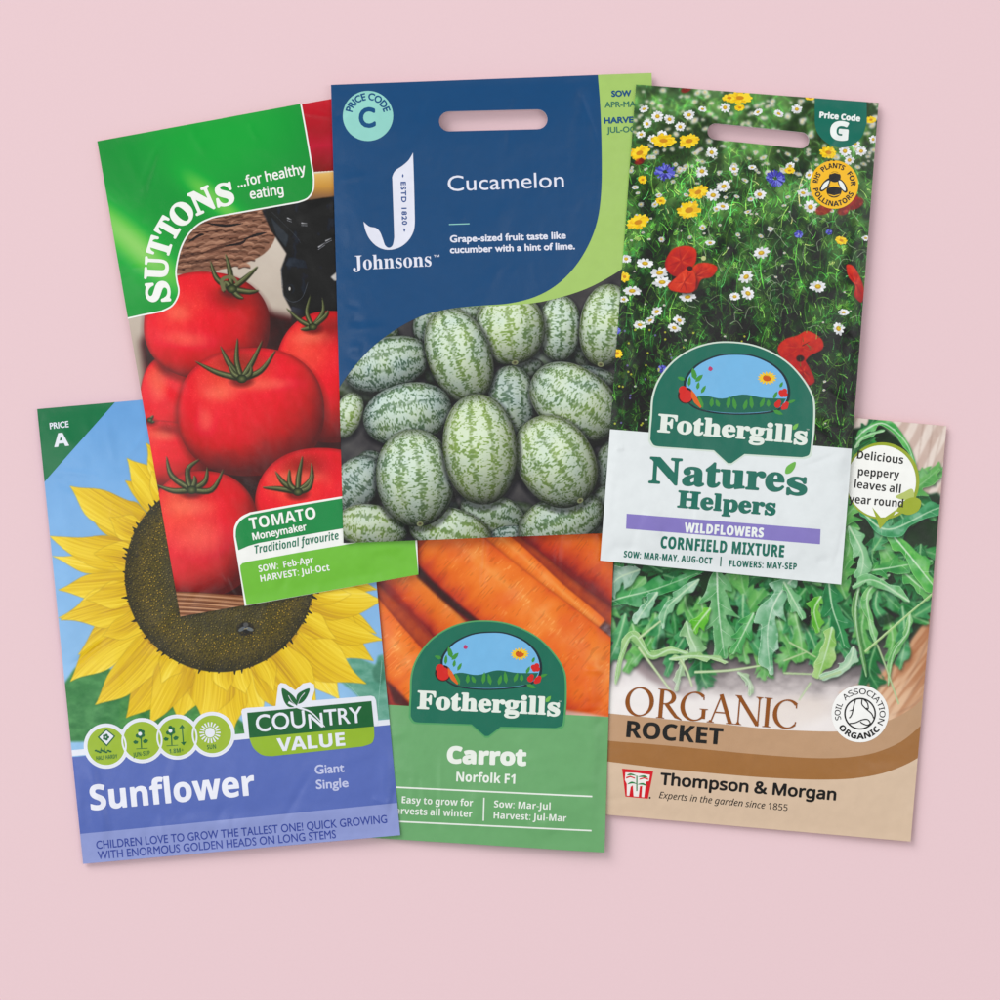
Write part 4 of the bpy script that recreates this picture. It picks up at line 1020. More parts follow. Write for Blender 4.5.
        if k == 3:
            rays = []
            cx, cy = 814, 203
            for j in range(18):
                a = 2 * PI * j / 18; c, s_ = math.cos(a), math.sin(a)
                rays.append(I2((cx + 36 * c - 3.5 * s_, cy + 36 * s_ + 3.5 * c), (cx + 66 * c - 5 * s_, cy + 66 * s_ + 5 * c), (cx + 66 * c + 5 * s_, cy + 66 * s_ - 5 * c), (cx + 36 * c + 3.5 * s_, cy + 36 * s_ - 3.5 * c)))
            shapes(pk, [circle(*I2((cx, cy))[0], 4.9, 24)] + rays, 'icon_picture', W, z, ic)
            text(pk, 'SUN', 'bold', I2((796, 308))[0], I2((852, 303))[0], 4.4, 'icon_lettering', di, z, ic)
    npl = patch(pk, [plate_o], 'name_plate', W, .16)
    up = patch(pk, [I3((102, 192), (833, 122), (848, 272), (115, 340))], 'dark_green_bar', ink(pk, (22, 100, 56)), .18, npl)
    dn = patch(pk, [I3((115, 340), (848, 272)) + smooth(I3((850, 330), (835, 370), (780, 390)), n=4) + smooth(I3((250, 447), (190, 440), (140, 400), (118, 350)), n=4)], 'light_green_bar', lg, .175, npl)
    c1 = I3((160, 305), (282, 296)); 
    text(pk, 'COU', 'geo', I3((158, 306))[0], I3((448, 276))[0], 17, 'brand_name', W, .21, npl, fat=.3)
    text(pk, 'N', 'geo', I3((468, 285))[0], I3((552, 276))[0], 14.5, 'brand_name', W, .21, npl, fat=.3)
    text(pk, 'TRY', 'geo', I3((560, 268))[0], I3((784, 248))[0], 16, 'brand_name', W, .21, npl, fat=.3)
    text(pk, 'VALUE', 'bold', I3((282, 420))[0], I3((680, 384))[0], 13.2, 'brand_name', W, .21, npl, fat=.25)
    shapes(pk, [smooth(I3((306, 48), (355, 75), (388, 110), (395, 150), (350, 158), (318, 120)), True, 4), smooth(I3((398, 138), (392, 100), (410, 72), (468, 48), (458, 90), (430, 128)), True, 4)], 'sprout_emblem', ink(pk, (22, 100, 56)), .2, npl)
    def ribbon(pts, w):
        P = np.array(smooth(pts, n=5)); d = np.gradient(P, axis=0); d /= np.linalg.norm(d, axis=1, keepdims=True); n = np.stack([-d[:, 1], d[:, 0]], -1); t = np.linspace(0, 1, len(P))[:, None]
        return [tuple(q) for q in np.concatenate([P + n * w * (1 - .7 * t), (P - n * w * (1 - .7 * t))[::-1]])]
    shapes(pk, [ribbon(I3((345, 130), (400, 160), (480, 190), (560, 275)), 1.3), ribbon(I3((345, 90), (365, 125), (398, 155)), .35), ribbon(I3((440, 75), (415, 105), (400, 140)), .35)], 'sprout_stem', W, .23, npl)
    text(pk, 'Sunflower', 'bold', H((114, 474))[0], H((572, 430))[0], 25.5, 'variety_name', ink(pk, (238, 240, 252)), .13, band, fat=.45)
    pl = ink(pk, (196, 202, 236))
    text(pk, 'Giant', 'geo', H((737, 373))[0], H((819, 366))[0], 9.4, 'variety_note', pl, .13, band, fat=.3)
    text(pk, 'Single', 'geo', H((740, 414))[0], H((830, 408))[0], 9.4, 'variety_note', pl, .13, band, fat=.3)

# ================================================================== CARROT PACKET
def carrot_packet():
    I = Z(360, 530, .34)
    pk = Packet('seed_packet', 'green seed packet with diagonal orange carrots behind a dark green shield, bottom centre',
                [(378.5, 505), (614.5, 516), (604.5, 852.5), (366.5, 837.5)], (2.0, 3.2, 2.0), (116, 172, 118), seed=5,
                creases=[((480, 700), (500, 848), .14, 7), ((596, 600), (590, 845), .3, 3), ((430, 830), (560, 838), .15, 4), ((540, 740), (560, 840), .1, 5)])
    p = Print(pk); R = np.random.RandomState(31)
    th = math.radians(40); ux, uy = math.cos(th), math.sin(th)
    p.fill(lambda X, Y: lerp((150, 50, 16), (196, 84, 30), fbm(X / 8, Y / 8)))
    def carrot(x0, y0, x1, y1, w0, w1, seed, dark=0):
        """from shoulder to tip"""
        P0, P1 = np.array(I((x0, y0))[0]), np.array(I((x1, y1))[0]); d = P1 - P0; L = np.linalg.norm(d); d /= L; n = np.array((-d[1], d[0]))
        ts = np.linspace(0, 1, 30)
        a = [P0 + d * L * t + n * ((w0 * (1 - t) + w1 * t) / 2 + .8 * math.sin(t * 13 + seed)) for t in ts]
        b = [P0 + d * L * t - n * ((w0 * (1 - t) + w1 * t) / 2 + .8 * math.sin(t * 11 + seed * 2)) for t in ts]
        def fn(X, Y):
            dx, dy = X - P0[0], Y - P0[1]; u = dx * d[0] + dy * d[1]; v = dx * n[0] + dy * n[1]; t = u / L
            q = np.clip(v / ((w0 * (1 - t) + w1 * t) / 2 + 1), -1, 1)
            s = np.sqrt(1 - np.clip(q * q, 0, .99)) * .75 - q * .3 + (fbm(u / 9 + seed * 5, v / 22) - .5) * .3
            c = ramp(s, [(0, (124, 28, 8)), (.25, (192, 62, 14)), (.5, (226, 98, 28)), (.75, (242, 126, 44)), (1, (250, 156, 84))])
            c = c * (1 - dark)
            ring = sst(.62, .80, vn(u / 1.3 + seed, v / 8 + seed)) * sst(.42, .7, vn(u / 6, v / 9 + 5 + seed))
            c = c * (1 - .09 * ring[..., None])
            hi = sst(.66, .84, vn(u / 1.1 + 40 + seed, v / 6 + seed)) * sst(.5, .8, vn(u / 9 + 4, v / 7 + 15 + seed)) * sst(.45, .8, s)
            c = c + hi[..., None] * V(8, 26, 26) + (np.exp(-((q + .38) / .16) ** 2) * .5 * fbm(u / 14, v / 5))[..., None] * V(10, 52, 50)
            red = sst(.35, .8, fbm(X / 24 + seed, Y / 24))[..., None]
            return c * (1 - .3 * red) + V(224, 72, 44) * .3 * red
        p.poly([q + np.array((1.5, 2.5)) for q in a] + [q + np.array((1.5, 2.5)) for q in b[::-1]], (50, 12, 8), .7, 2.5)
        p.poly(a + b[::-1], fn, soft=.5)
        for k in range(int(L / 7)):
            t = R.uniform(0, 1); v = R.uniform(-.8, .8) * (w0 * (1 - t) + w1 * t) / 2; c = P0 + d * L * t + n * v; s = R.uniform(2, 7)
            q1 = c + n * s * .6 + d * R.uniform(-.6, .6)
            p.stroke([tuple(c), tuple((c + q1) / 2 + d * .3), tuple(q1)], .5, .15, (255, 196, 150) if R.rand() < .55 else (196, 76, 30), .3, n=2)
    carrot(-110, 150, 330, 660, 66, 56, 1)
    carrot(20, 20, 480, 470, 50, 46, 6, .03)
    carrot(500, -150, 1010, 240, 104, 104, 2)
    p.poly(I((390, 20), (470, 80), (560, 165), (650, 235), (760, 290), (760, 372), (690, 330), (620, 262), (540, 175), (450, 90)), lambda X, Y: lerp((60, 18, 14), (138, 116, 122), sst(540, 600, X) * fbm(X / 5, Y / 5) * 1.5), soft=1.2)
    carrot(330, -30, 700, 290, 26, 22, 5)
    carrot(205, 20, 900, 640, 66, 104, 4)
    p.poly(I((150, 80), (215, 150), (300, 225), (380, 290), (420, 340), (330, 275), (240, 205), (170, 140)), (44, 12, 8), .85, 1.2)
    p.poly(I((60, 150), (90, 165), (160, 245), (210, 310), (200, 312), (140, 245), (80, 185)), (150, 44, 16), .7, 1)
    p.poly(I((75, 440), (100, 460), (150, 512), (150, 530), (100, 510)), (60, 16, 12), .85, 1.5)
    p.poly(I((600, 528), (680, 540), (760, 558), (600, 558)), (222, 196, 190), .8, 1.5)
    # green base is printed below the photograph
    M = p.material('printed_carrot_photo')
    build_body(pk)
    patch(pk, [pk.outline], 'printed_photo', M, .05)
    L = np.array(pk.c); e = lambda a, b, t: tuple(L[a] + (L[b] - L[a]) * t)
    patch(pk, [[e(0, 3, .598), e(1, 2, .597), e(1, 2, 1), e(0, 3, 1)]], 'green_panel', ink(pk, (112, 172, 114)), .09)
    p1, q1, p2, q2 = (complex(650, 442), complex(410.8, 718.3), complex(813.5, 457), complex(566.6, 727.2))
    k = (q2 - q1) / (p2 - p1)
    def f(q):
        z = q1 + (complex(*q) - p1) * k; return (z.real, z.imag)
    shield(pk, f, (88, 164, 104), (24, 112, 90))
    W = ink(pk, (238, 244, 236))
    text(pk, 'Carrot', 'bold', I((255, 686))[0], I((489, 694))[0], 17.6, 'variety_name', W, .13, None, fat=.95)
    text(pk, 'Norfolk F1', 'bold', I((283, 739))[0], I((456, 746))[0], 9.6, 'variety_name', W, .13, None, fat=.1)
    patch(pk, [I((60, 752), (683, 781), (683, 785.5), (60, 756.5))], 'divider_line', W, .13)
    patch(pk, [I((60, 852.5), (681, 881.5), (681, 886), (60, 857))], 'divider_line', W, .13)
    patch(pk, [I((363, 787), (367, 787), (365, 855), (361, 855))], 'divider_line', W, .13)
    text(pk, 'Easy to grow for', 'bold', I((123, 803))[0], I((332, 812))[0], 6.8, 'growing_note', W, .13)
    text(pk, 'Harvests all winter', 'bold', I((85, 834))[0], I((330, 844))[0], 6.8, 'growing_note', W, .13)
    text(pk, 'Sow: Mar-Jul', 'bold', I((394, 815))[0], I((560, 822))[0], 6.8, 'sowing_note', W, .13)
    text(pk, 'Harvest: Jul-Mar', 'bold', I((393, 848))[0], I((607, 857))[0], 6.8, 'harvest_note', W, .13)

# ================================================================== ROCKET PACKET
def roman_caps(pk, P0, P1, cap, mat):
    """the word ORGANIC in wide roman capitals with thick and thin strokes"""
    th, hl = .125, .045
    out = []
    def rib(P, w):
        P = np.array(P, float); w = np.array(w, float)[:, None]
        d = np.gradient(P, axis=0); d /= np.linalg.norm(d, axis=1, keepdims=True); n = np.stack([-d[:, 1], d[:, 0]], -1)
        out.append(np.concatenate([P + n * w / 2, (P - n * w / 2)[::-1]]))
    def bar(x0, y0, x1, y1, w): rib([(x0, y0), ((x0 + x1) / 2, (y0 + y1) / 2), (x1, y1)], [w, w, w])
    def serif(x, y, w, sg): out.append(np.array([(x - w, y), (x + w, y), (x + w, y + sg * .022), (x + w * .45, y + sg * .04), (x + w * .38, y + sg * .085), (x - w * .38, y + sg * .085), (x - w * .45, y + sg * .04), (x - w, y + sg * .022)]))
    def arc(cx, cy, rx, ry, a0, a1, n=44, tilt=.25):
        a = np.radians(np.linspace(a0, a1, n)); rib(np.stack([cx + rx * np.cos(a), cy + ry * np.sin(a)], -1), hl + (th * 1.1 - hl) * np.abs(np.cos(a - tilt)) ** 1.6)
    def stem(x): bar(x, .02, x, .98, th); serif(x, 0, .13, 1); serif(x, 1, .13, -1)
    x = 0; arc(x + .43, .5, .375, .475, 0, 360)                     # O
    x = .98; stem(x + .12); arc(x + .22, .735, .27, .235, -90, 90, 24, 0); bar(x + .12, .97, x + .24, .97, hl); bar(x + .12, .5, x + .24, .5, hl); rib([(x + .28, .5), (x + .46, .26), (x + .6, .09), (x + .78, .0)], [th, th, th * .9, .03])    # R
    x = 1.70; arc(x + .43, .5, .375, .475, 48, 312); bar(x + .72, .1, x + .72, .42, th * .95); serif(x + .72, .44, .13, -1); bar(x + .695, .86, x + .70, .74, .04)   # G
    x = 2.56; bar(x + .10, .02, x + .38, .98, hl); bar(x + .36, .98, x + .70, .02, th); bar(x + .19, .36, x + .56, .36, hl); serif(x + .09, 0, .11, 1); serif(x + .70, 0, .13, 1)        # A
    x = 3.38; bar(x + .12, .02, x + .12, .96, hl); bar(x + .10, .97, x + .72, .03, th); bar(x + .73, .0, x + .73, .96, hl); serif(x + .12, 0, .11, 1); serif(x + .73, 1, .11, -1); serif(x + .08, 1, .1, -1)   # N
    x = 4.28; stem(x + .1)                                          # I
    x = 4.56; arc(x + .43, .5, .375, .475, 46, 314); bar(x + .695, .86, x + .70, .72, .04); bar(x + .69, .15, x + .71, .26, .04)    # C
    P0, P1 = np.array(P0), np.array(P1); W = 5.3; d = P1 - P0; L = np.linalg.norm(d); d = d / L; up = np.array([d[1], -d[0]])
    shapes(pk, [P0 + q[:, :1] * (L / W) * d + q[:, 1:] * cap * up for q in out], 'variety_name', mat, .16)

def rocket_packet():
    J = Z(600, 400, .36); K = Z(590, 640, .37); R1 = Z(600, 560, .16); R2 = Z(760, 560, .18); R3 = Z(840, 400, .16)
    BL = (593, 813.5); BR = (910.5, 841.5); TR = (946.5, 426)
    TL = (BL[0] + TR[0] - BR[0] - .5, BL[1] + TR[1] - BR[1])
    pk = Packet('seed_packet', 'tan seed packet with loose green rocket leaves in a wooden bowl',
                [TL, TR, BR, BL], (2.0, 2.0, 2.0), (222, 200, 176), seed=6,
                creases=[((930, 460), (905, 800), .1, 4), ((700, 760), (900, 800), .06, 10)])
    p = Print(pk); R = np.random.RandomState(41)
    def bg(X, Y):
        wood = lerp((214, 190, 176), (238, 226, 218), sst(.3, .7, vn(X / 3.2 + Y / 7, Y / 60)))
        g = lerp((14, 40, 26), (28, 66, 38), fbm(X / 12, Y / 12))
        bowl = ramp((Y - 600) / 120 + (fbm(X / 16, Y / 10) - .5) * .3, [(0, (40, 38, 36)), (.35, (78, 72, 74)), (.6, (120, 112, 114)), (.8, (206, 196, 196)), (1, (240, 234, 232))])
        m = sst(628, 668, Y - np.abs(X - 770) * -.10)[..., None]
        c = g * (1 - m) + bowl * m
        w = (sst(6, -2, (Y - 500) + (945 - X) * 1.35) )[..., None]
        return c * (1 - w) + wood * w
    p.fill(bg)
    # grooved board, top right
    p.poly(R3((90, 100), (700, 150), (690, 560), (560, 590), (470, 560), (440, 300), (250, 150), (80, 180)), lambda X, Y: lerp((202, 176, 164), (236, 222, 212), sst(.2, .8, .5 + .5 * np.sin((X * .94 + Y * .5) / 2.7 + 1.2 * vn(X / 14, Y / 14))) * .75 + .25 * fbm(X / 4, Y / 9)), soft=1)
    for q in [((520, 150), (480, 420)), ((585, 150), (520, 560)), ((640, 190), (560, 500)), ((660, 330), (600, 520))]: p.stroke(R3(*q), 1.0, .6, (150, 118, 104), .5, .8)
    # bowl rim, right and left
    p.poly(R2((950, 290), (1010, 280), (980, 900), (560, 1000), (440, 740), (620, 660), (760, 560), (870, 400)), lambda X, Y: lerp((176, 112, 74), (228, 186, 150), sst(.2, .8, vn((X + Y * .8) / 3.2, (X - Y) / 40)) * .6 + .4 * sst(640, 700, Y)), soft=1.5)
    for q in [((940, 430), (880, 560), (790, 720)), ((950, 560), (880, 680), (800, 800)), ((935, 620), (890, 740)), ((950, 680), (860, 800), (730, 860))]: p.stroke(R2(*q), 1.4, .6, (132, 92, 74), .55, .8)
    p.stroke(R2((940, 330), (860, 430), (780, 560), (640, 660), (440, 740)), 1.6, 1.2, (216, 160, 120), .8, .8)
    p.poly(R1((80, 640), (170, 600), (300, 700), (460, 790), (640, 860), (1000, 900), (1000, 1000), (60, 1000)), lambda X, Y: lerp((232, 224, 224), (248, 244, 244), fbm(X / 20, Y / 20)), .9, 3)
    p.stroke(R1((130, 560), (210, 640), (320, 730), (440, 800), (620, 870)), 9, 7, (132, 112, 116), .7, 2.4)
    p.ell(720, 716, 60, 22, 4, (245, 241, 240), .8, soft=12); p.ell(640, 710, 40, 26, 4, (247, 244, 243), .8, soft=12)
    p.ell(790, 712, 42, 14, -8, (232, 216, 204), .7, soft=9)

    def rocket(path, w, c0, c1, lobes=5, vein=(206, 232, 198), seed=0, gloss=.5, al=1.0):
        P = np.array(smooth(path, n=14)); n_ = len(P)
        d = np.gradient(P, axis=0); d /= np.linalg.norm(d, axis=1, keepdims=True); n = np.stack([-d[:, 1], d[:, 0]], -1)
        t = np.linspace(0, 1, n_)
        env = np.sin(PI * np.clip(t, 0, 1) ** .8) ** .55
        sides = []
        for sg, ph in ((1, .0), (-1, .35)):
            s = (t * lobes + ph + seed * .37) % 1.0
            saw = np.where(s < .72, (s / .72) ** 1.3, ((1 - s) / .28) ** 1.0)
            ww = w / 2 * env * (.34 + .66 * saw) * (1 + .12 * np.sin(t * 31 + seed))
            fw = w * .32 * saw
            sides.append(P + n * sg * ww[:, None] + d * fw[:, None] * env[:, None])
        pts = np.concatenate([sides[0], sides[1][::-1]])
        def fn(X, Y):
            a = fbm(X / 7 + seed * 3, Y / 7); b = sst(.52, .78, fbm(X / 11 + seed * 5 + 40, Y / 11))
            e = .5 + .5 * np.sin((X * d[n_ // 2, 1] - Y * d[n_ // 2, 0]) / 2.6 + 3 * a)
            c = lerp(c0, c1, np.clip(a * .75 + .3 * e, 0, 1))
            g = (b * gloss)[..., None]
            return c * (1 - g) + V(196, 222, 206) * g
        p.poly([q + np.array((.8, 1.8)) for q in pts], (6, 22, 14), .5 * al, 1.2)
        p.poly(pts, fn, al, soft=.25)
        p.poly([q for q in sides[0]] + [q * .985 + P[i] * .015 if 0 else q - n[i] * .55 for i, q in list(enumerate(sides[0]))[::-1]], tuple(min(255, v + 44) for v in c1), .6 * al)
        for k in range(int(lobes * 2)):
            i = int((k + .6) / (lobes * 2) * (n_ - 2)) + 1; sg = 1 if k % 2 else -1
            q = P[i] + n[i] * sg * w * .34 * env[i] + d[i] * w * .24
            p.stroke([tuple(P[i]), tuple((P[i] + q) / 2 + d[i] * .6), tuple(q)], .6, .2, vein, .55 * al, n=3)
        p.stroke([tuple(q) for q in P[::4]], 2.0, .5, vein, .9 * al, .15, n=2)
    G = [((16, 92, 44), (64, 158, 74)), ((10, 74, 40), (40, 130, 64)), ((54, 140, 62), (128, 196, 104)), ((30, 110, 60), (90, 176, 110))]
    for k in range(70):
        x, y = R.uniform(600, 945), R.uniform(440, 650); a = R.uniform(0, 2 * PI); L = R.uniform(30, 70)
        if y < 500 and x > 905 - 0: continue
        c = G[R.choice(2)]
        rocket([(x, y), (x + L * .5 * math.cos(a) + R.uniform(-6, 6), y + L * .4 * math.sin(a)), (x + L * math.cos(a), y + L * .75 * math.sin(a))], R.uniform(14, 26), c[0], c[1], 4, (120, 176, 120), k, .12)
    for k in range(75):
        x, y = R.uniform(604, 940), R.uniform(470, 650); a = R.uniform(0, 2 * PI); L = R.uniform(30, 64)
        c = G[R.choice(4)]
        rocket([(x, y), (x + L * .5 * math.cos(a) + R.uniform(-8, 8), y + L * .4 * math.sin(a) + R.uniform(-6, 6)), (x + L * math.cos(a), y + L * .75 * math.sin(a))], R.uniform(20, 34), c[0], c[1], 3, (150, 200, 140), k + 90, .3)
    for k in range(26):
        x, y = 612 + k * 11.5 + R.uniform(-5, 5), R.uniform(585, 625); a = R.uniform(.9, 2.2); L = R.uniform(40, 74)
        c = G[2 + k % 2]
        rocket([(x, y), (x + L * .3 * math.cos(a) + R.uniform(-8, 8), y + L * .5 * math.sin(a)), (x + L * math.cos(a) * .8, y + L * .95 * math.sin(a))], R.uniform(16, 28), c[0], c[1], 2.6, (190, 222, 176), k + 190, .4)
    p.soften(lambda X, Y: sst(560, 600, Y) * .5 + .3, .6)
    # dark hollows
    for q in [(580, 230, 7, 18, 30), (380, 520, 6, 12, 20), (100, 240, 8, 3, 0)]: p.ell(*R1(q[:2])[0], q[2] * .7, q[3] * .7, q[4], (14, 30, 20), .7, soft=3.5)
    for q in [(250, 330, 8, 14, 0), (120, 310, 8, 5, 0), (700, 330, 16, 7, -20), (600, 240, 4, 12, 0)]: p.ell(*R2(q[:2])[0], q[2] * .8, q[3] * .8, q[4], (10, 26, 18), .7, soft=4)
    # the large leaves one can tell apart
    D = G
    rocket(R1((-30, 300), (120, 240), (350, 180), (640, 70)), 26, (24, 116, 58), (84, 172, 96), 3, seed=1, gloss=.3)
    rocket(R1((250, 60), (120, 110), (40, 190)), 34, (96, 150, 120), (186, 214, 196), 2, seed=2, gloss=.6)
    rocket(R1((620, 120), (500, 220), (420, 300), (390, 430)), 15, (70, 150, 92), (176, 214, 180), 2, seed=3, gloss=.7)
    rocket(R1((360, 200), (290, 290), (215, 400)), 17, (60, 140, 84), (190, 220, 200), 1.5, seed=4, gloss=.8)
    rocket(R1((730, 60), (735, 230), (750, 400), (780, 620)), 42, (52, 138, 66), (150, 200, 150), 3.2, (226, 240, 222), seed=5, gloss=.65)
    rocket(R1((690, 300), (610, 400), (560, 480)), 20, (70, 170, 40), (130, 208, 70), 2, seed=7, gloss=.1)
    rocket(R1((960, 330), (900, 450), (830, 590)), 22, (36, 128, 60), (110, 188, 110), 3, seed=8, gloss=.3)
    rocket(R1((540, 380), (560, 470), (600, 580), (500, 600)), 22, (98, 158, 96), (186, 218, 172), 2, seed=9, gloss=.4)
    rocket(R1((560, 590), (440, 560), (320, 600), (210, 470), (130, 600), (100, 780)), 13, (120, 176, 100), (180, 214, 150), 3, seed=10, gloss=.3)
    rocket(R1((430, 620), (560, 600), (700, 610), (800, 640)), 10, (120, 176, 100), (190, 220, 160), 3, seed=11, gloss=.3)
    rocket(R1((520, 620), (500, 700), (470, 820)), 12, (130, 176, 120), (200, 222, 186), 2, seed=12, gloss=.3, al=.9)
    rocket(R1((860, 700), (930, 760), (940, 850)), 10, (120, 170, 110), (190, 214, 176), 2, seed=13, gloss=.3, al=.9)
    rocket(R2((200, 80), (90, 220), (40, 400), (60, 640)), 34, (60, 142, 84), (176, 214, 186), 3, (220, 236, 216), seed=14, gloss=.7)
    rocket(R2((130, 120), (190, 230), (240, 330)), 16, (60, 150, 80), (160, 206, 160), 2, seed=15, gloss=.4)
    rocket(R2((380, 110), (400, 260), (440, 380), (470, 490)), 30, (20, 104, 58), (64, 156, 88), 2.5, seed=16, gloss=.2)
    rocket(R2((340, 200), (300, 280), (330, 400)), 18, (70, 160, 40), (134, 204, 84), 1.5, seed=17, gloss=.1)
    rocket(R2((400, 370), (370, 500), (320, 660)), 24, (112, 176, 70), (190, 220, 150), 1.2, seed=18, gloss=.3)
    rocket(R2((520, 480), (480, 590), (330, 650)), 17, (120, 176, 130), (196, 222, 196), 1.5, seed=19, gloss=.5)
    rocket(R2((550, 140), (530, 330), (590, 650)), 9, (60, 122, 60), (124, 172, 104), 1, seed=20, gloss=.1)
    rocket(R2((720, 80), (600, 180), (610, 340), (650, 470)), 13, (60, 150, 70), (150, 204, 130), 2, seed=21, gloss=.3)
    rocket(R2((830, 290), (820, 400), (740, 520), (710, 700)), 10, (84, 160, 84), (150, 200, 130), 2, seed=22, gloss=.2)
    rocket(R2((790, 60), (880, 140), (960, 200)), 22, (40, 140, 60), (130, 196, 110), 1.5, seed=23, gloss=.3)
    rocket(R2((600, 60), (740, 40), (960, 0)), 22, (30, 120, 56), (100, 184, 90), 3, seed=24, gloss=.2)
    rocket(J((790, 350), (850, 420), (930, 520), (1000, 600)), 24, (44, 150, 60), (126, 204, 100), 2.5, (232, 244, 226), seed=25, gloss=.3)
    rocket(J((720, 300), (800, 360), (940, 300), (1000, 320)), 20, (30, 120, 66), (90, 176, 120), 3, seed=26, gloss=.4)
    rocket(J((690, 350), (730, 430), (720, 500)), 22, (80, 160, 90), (176, 216, 180), 2, seed=27, gloss=.5)
    rocket(J((860, 560), (760, 500), (700, 520)), 16, (70, 156, 80), (150, 204, 150), 2, seed=28, gloss=.4)
    p.stroke(J((735, 700), (850, 600), (945, 520)), 2.6, 1.6, (170, 204, 134), 1, .3); p.stroke(J((735, 698), (850, 598), (945, 518)), .8, .5, (214, 232, 186), .8)
    rocket(R3((100, 250), (170, 180), (280, 150), (420, 280), (480, 480)), 11, (36, 142, 56), (120, 200, 110), 2.2, (226, 240, 222), seed=30, gloss=.35)
    rocket(R3((90, 300), (150, 230), (280, 190)), 8, (60, 156, 70), (150, 204, 140), 2, seed=31, gloss=.4)
    for q in [((240, 545), (340, 680), (450, 830)), ((500, 620), (545, 700), (575, 790)), ((590, 700), (800, 690), (1000, 660)), ((240, 490), (380, 380))]: 
        p.stroke(R1(*q), 3.0, 2.0, (170, 200, 140), .95, .4); p.stroke(R1(*q), 1.1, .8, (226, 238, 206), .8, .2)
    for q in [((650, 470), (700, 600), (770, 800)), ((160, 455), (310, 540)), ((130, 560), (260, 510)), ((130, 628), (300, 634)), ((280, 680), (215, 780)), ((450, 620), (330, 660))]:
        p.stroke(R2(*q), 2.2, 1.6, (156, 190, 128), .9, .4); p.stroke(R2(*q), .8, .6, (216, 230, 196), .7, .2)
    # pale fade towards the brown waves
    def fade(X, Y): return V(244, 238, 234) + 0 * X[..., None]
    b = (0, 0, p.w, p.h)
    m = sst(655, 728, p.Y + (p.X - 620) * -.02) * .62 * sst(930, 800, p.X)
    p.put(b, m.astype(np.float32), (240, 233, 230))
    M = p.material('printed_rocket_photo')
    build_body(pk)
    patch(pk, [pk.outline], 'printed_photo', M, .05)
    def ed(y, right=True):   # point on a side edge at height y
        a, c = (np.array(TR), np.array(BR)) if right else (np.array(TL), np.array(BL))
        t = (y - a[1]) / (c[1] - a[1]); return tuple(a + (c - a) * t)
    top = smooth([ed(712.5, False)] + K((50, 198), (200, 213), (340, 225), (480, 240), (600, 246), (680, 246), (750, 236), (820, 212), (870, 184)) + [ed(698)], n=4)
    mid = smooth([ed(738, False)] + K((50, 272), (200, 284), (400, 304), (520, 314), (620, 319), (700, 316), (770, 304), (840, 275)) + [ed(726)], n=4)
    bot = smooth([ed(761, False)] + K((45, 328), (200, 347), (400, 366), (520, 374), (620, 377), (710, 374), (790, 360), (850, 338)) + [ed(758)], n=4)
    patch(pk, [top + [BR, BL]], 'tan_wave', ink(pk, (194, 156, 122)), .08)
    patch(pk, [mid + [BR, BL]], 'brown_wave', ink(pk, (164, 114, 66)), .1)
    patch(pk, [bot + [BR, BL]], 'pale_panel', ink(pk, (220, 194, 168)), .12)
    br = ink(pk, (146, 84, 28)); K0 = ink(pk, (30, 26, 26))
    roman_caps(pk, K((93, 203))[0], K((556, 242))[0], 29.5, br)
    text(pk, 'ROCKET', 'bold', K((97, 262))[0], K((357, 283))[0], 16.6, 'variety_name', K0, .16, None, fat=.3)
    text(pk, 'Thompson & Morgan', 'sans', K((188, 391))[0], K((664, 434))[0], 12.4, 'brand_name', K0, .16, None, fat=.62)
    text(pk, 'Experts in the garden since 1855', 'ital', K((186, 427))[0], K((533, 462))[0], 6.6, 'slogan_line', K0, .16, None, fat=.05)
    T5 = Z(610, 755, .24)
    lg = patch(pk, [T5((50, 56), (180, 68), (158, 182), (64, 173))], 'brand_emblem', ink(pk, (216, 30, 46)), .15)
    Wt = ink(pk, (244, 240, 236)); gn = ink(pk, (40, 130, 70))
    shapes(pk, [T5((64, 72), (110, 74), (166, 82), (162, 108), (150, 110), (142, 176), (131, 175), (134, 128), (124, 130), (119, 174), (98, 172), (95, 126), (86, 132), (80, 170), (70, 169), (70, 120), (62, 104))], 'palm_mark', Wt, .17, lg)
    rd = ink(pk, (216, 30, 46))
    shapes(pk, [T5((66, 92), (84, 86), (104, 94), (104, 99), (84, 92), (68, 98)), T5((160, 98), (142, 92), (122, 98), (122, 103), (142, 98), (158, 104))], 'palm_mark', rd, .18, lg)
    shapes(pk, [smooth(T5((70, 84), (86, 76), (110, 86), (90, 84)), True, 3), smooth(T5((158, 94), (142, 84), (116, 90), (138, 92)), True, 3), smooth(T5((72, 122), (90, 110), (112, 120), (92, 118)), True, 3), smooth(T5((156, 130), (138, 116), (114, 122), (136, 124)), True, 3), T5((109, 86), (114, 86), (114, 150), (109, 150))], 'palm_mark', gn, .19, lg)
    shapes(pk, [circle(*T5((166, 178))[0], 1.0, 12)], 'registered_mark', K0, .15)
    sc_ = (859.8, 713.6)
    sb = patch(pk, [circle(*sc_, 28.6)], 'certifier_badge', ink(pk, (250, 250, 248)), .15)
    arc_text(pk, 'SOIL', 'sans', sc_, 19.6, -196, -151, 5.6, 'badge_lettering', K0, .18, sb, fat=.1)
    arc_text(pk, 'ASSOCIATION', 'sans', sc_, 19.6, -138, 28, 5.6, 'badge_lettering', K0, .18, sb, fat=.1)
    arc_text(pk, 'ORGANIC', 'bold', sc_, 25.4, 148, 38, 5.8, 'badge_lettering', K0, .18, sb, fat=.2, under=True)
    Q = Z(820, 675, .08)
    patch(pk, [circle(*sc_, 16.0), circle(*sc_, 14.4)], 'badge_ring', K0, .18, sb)
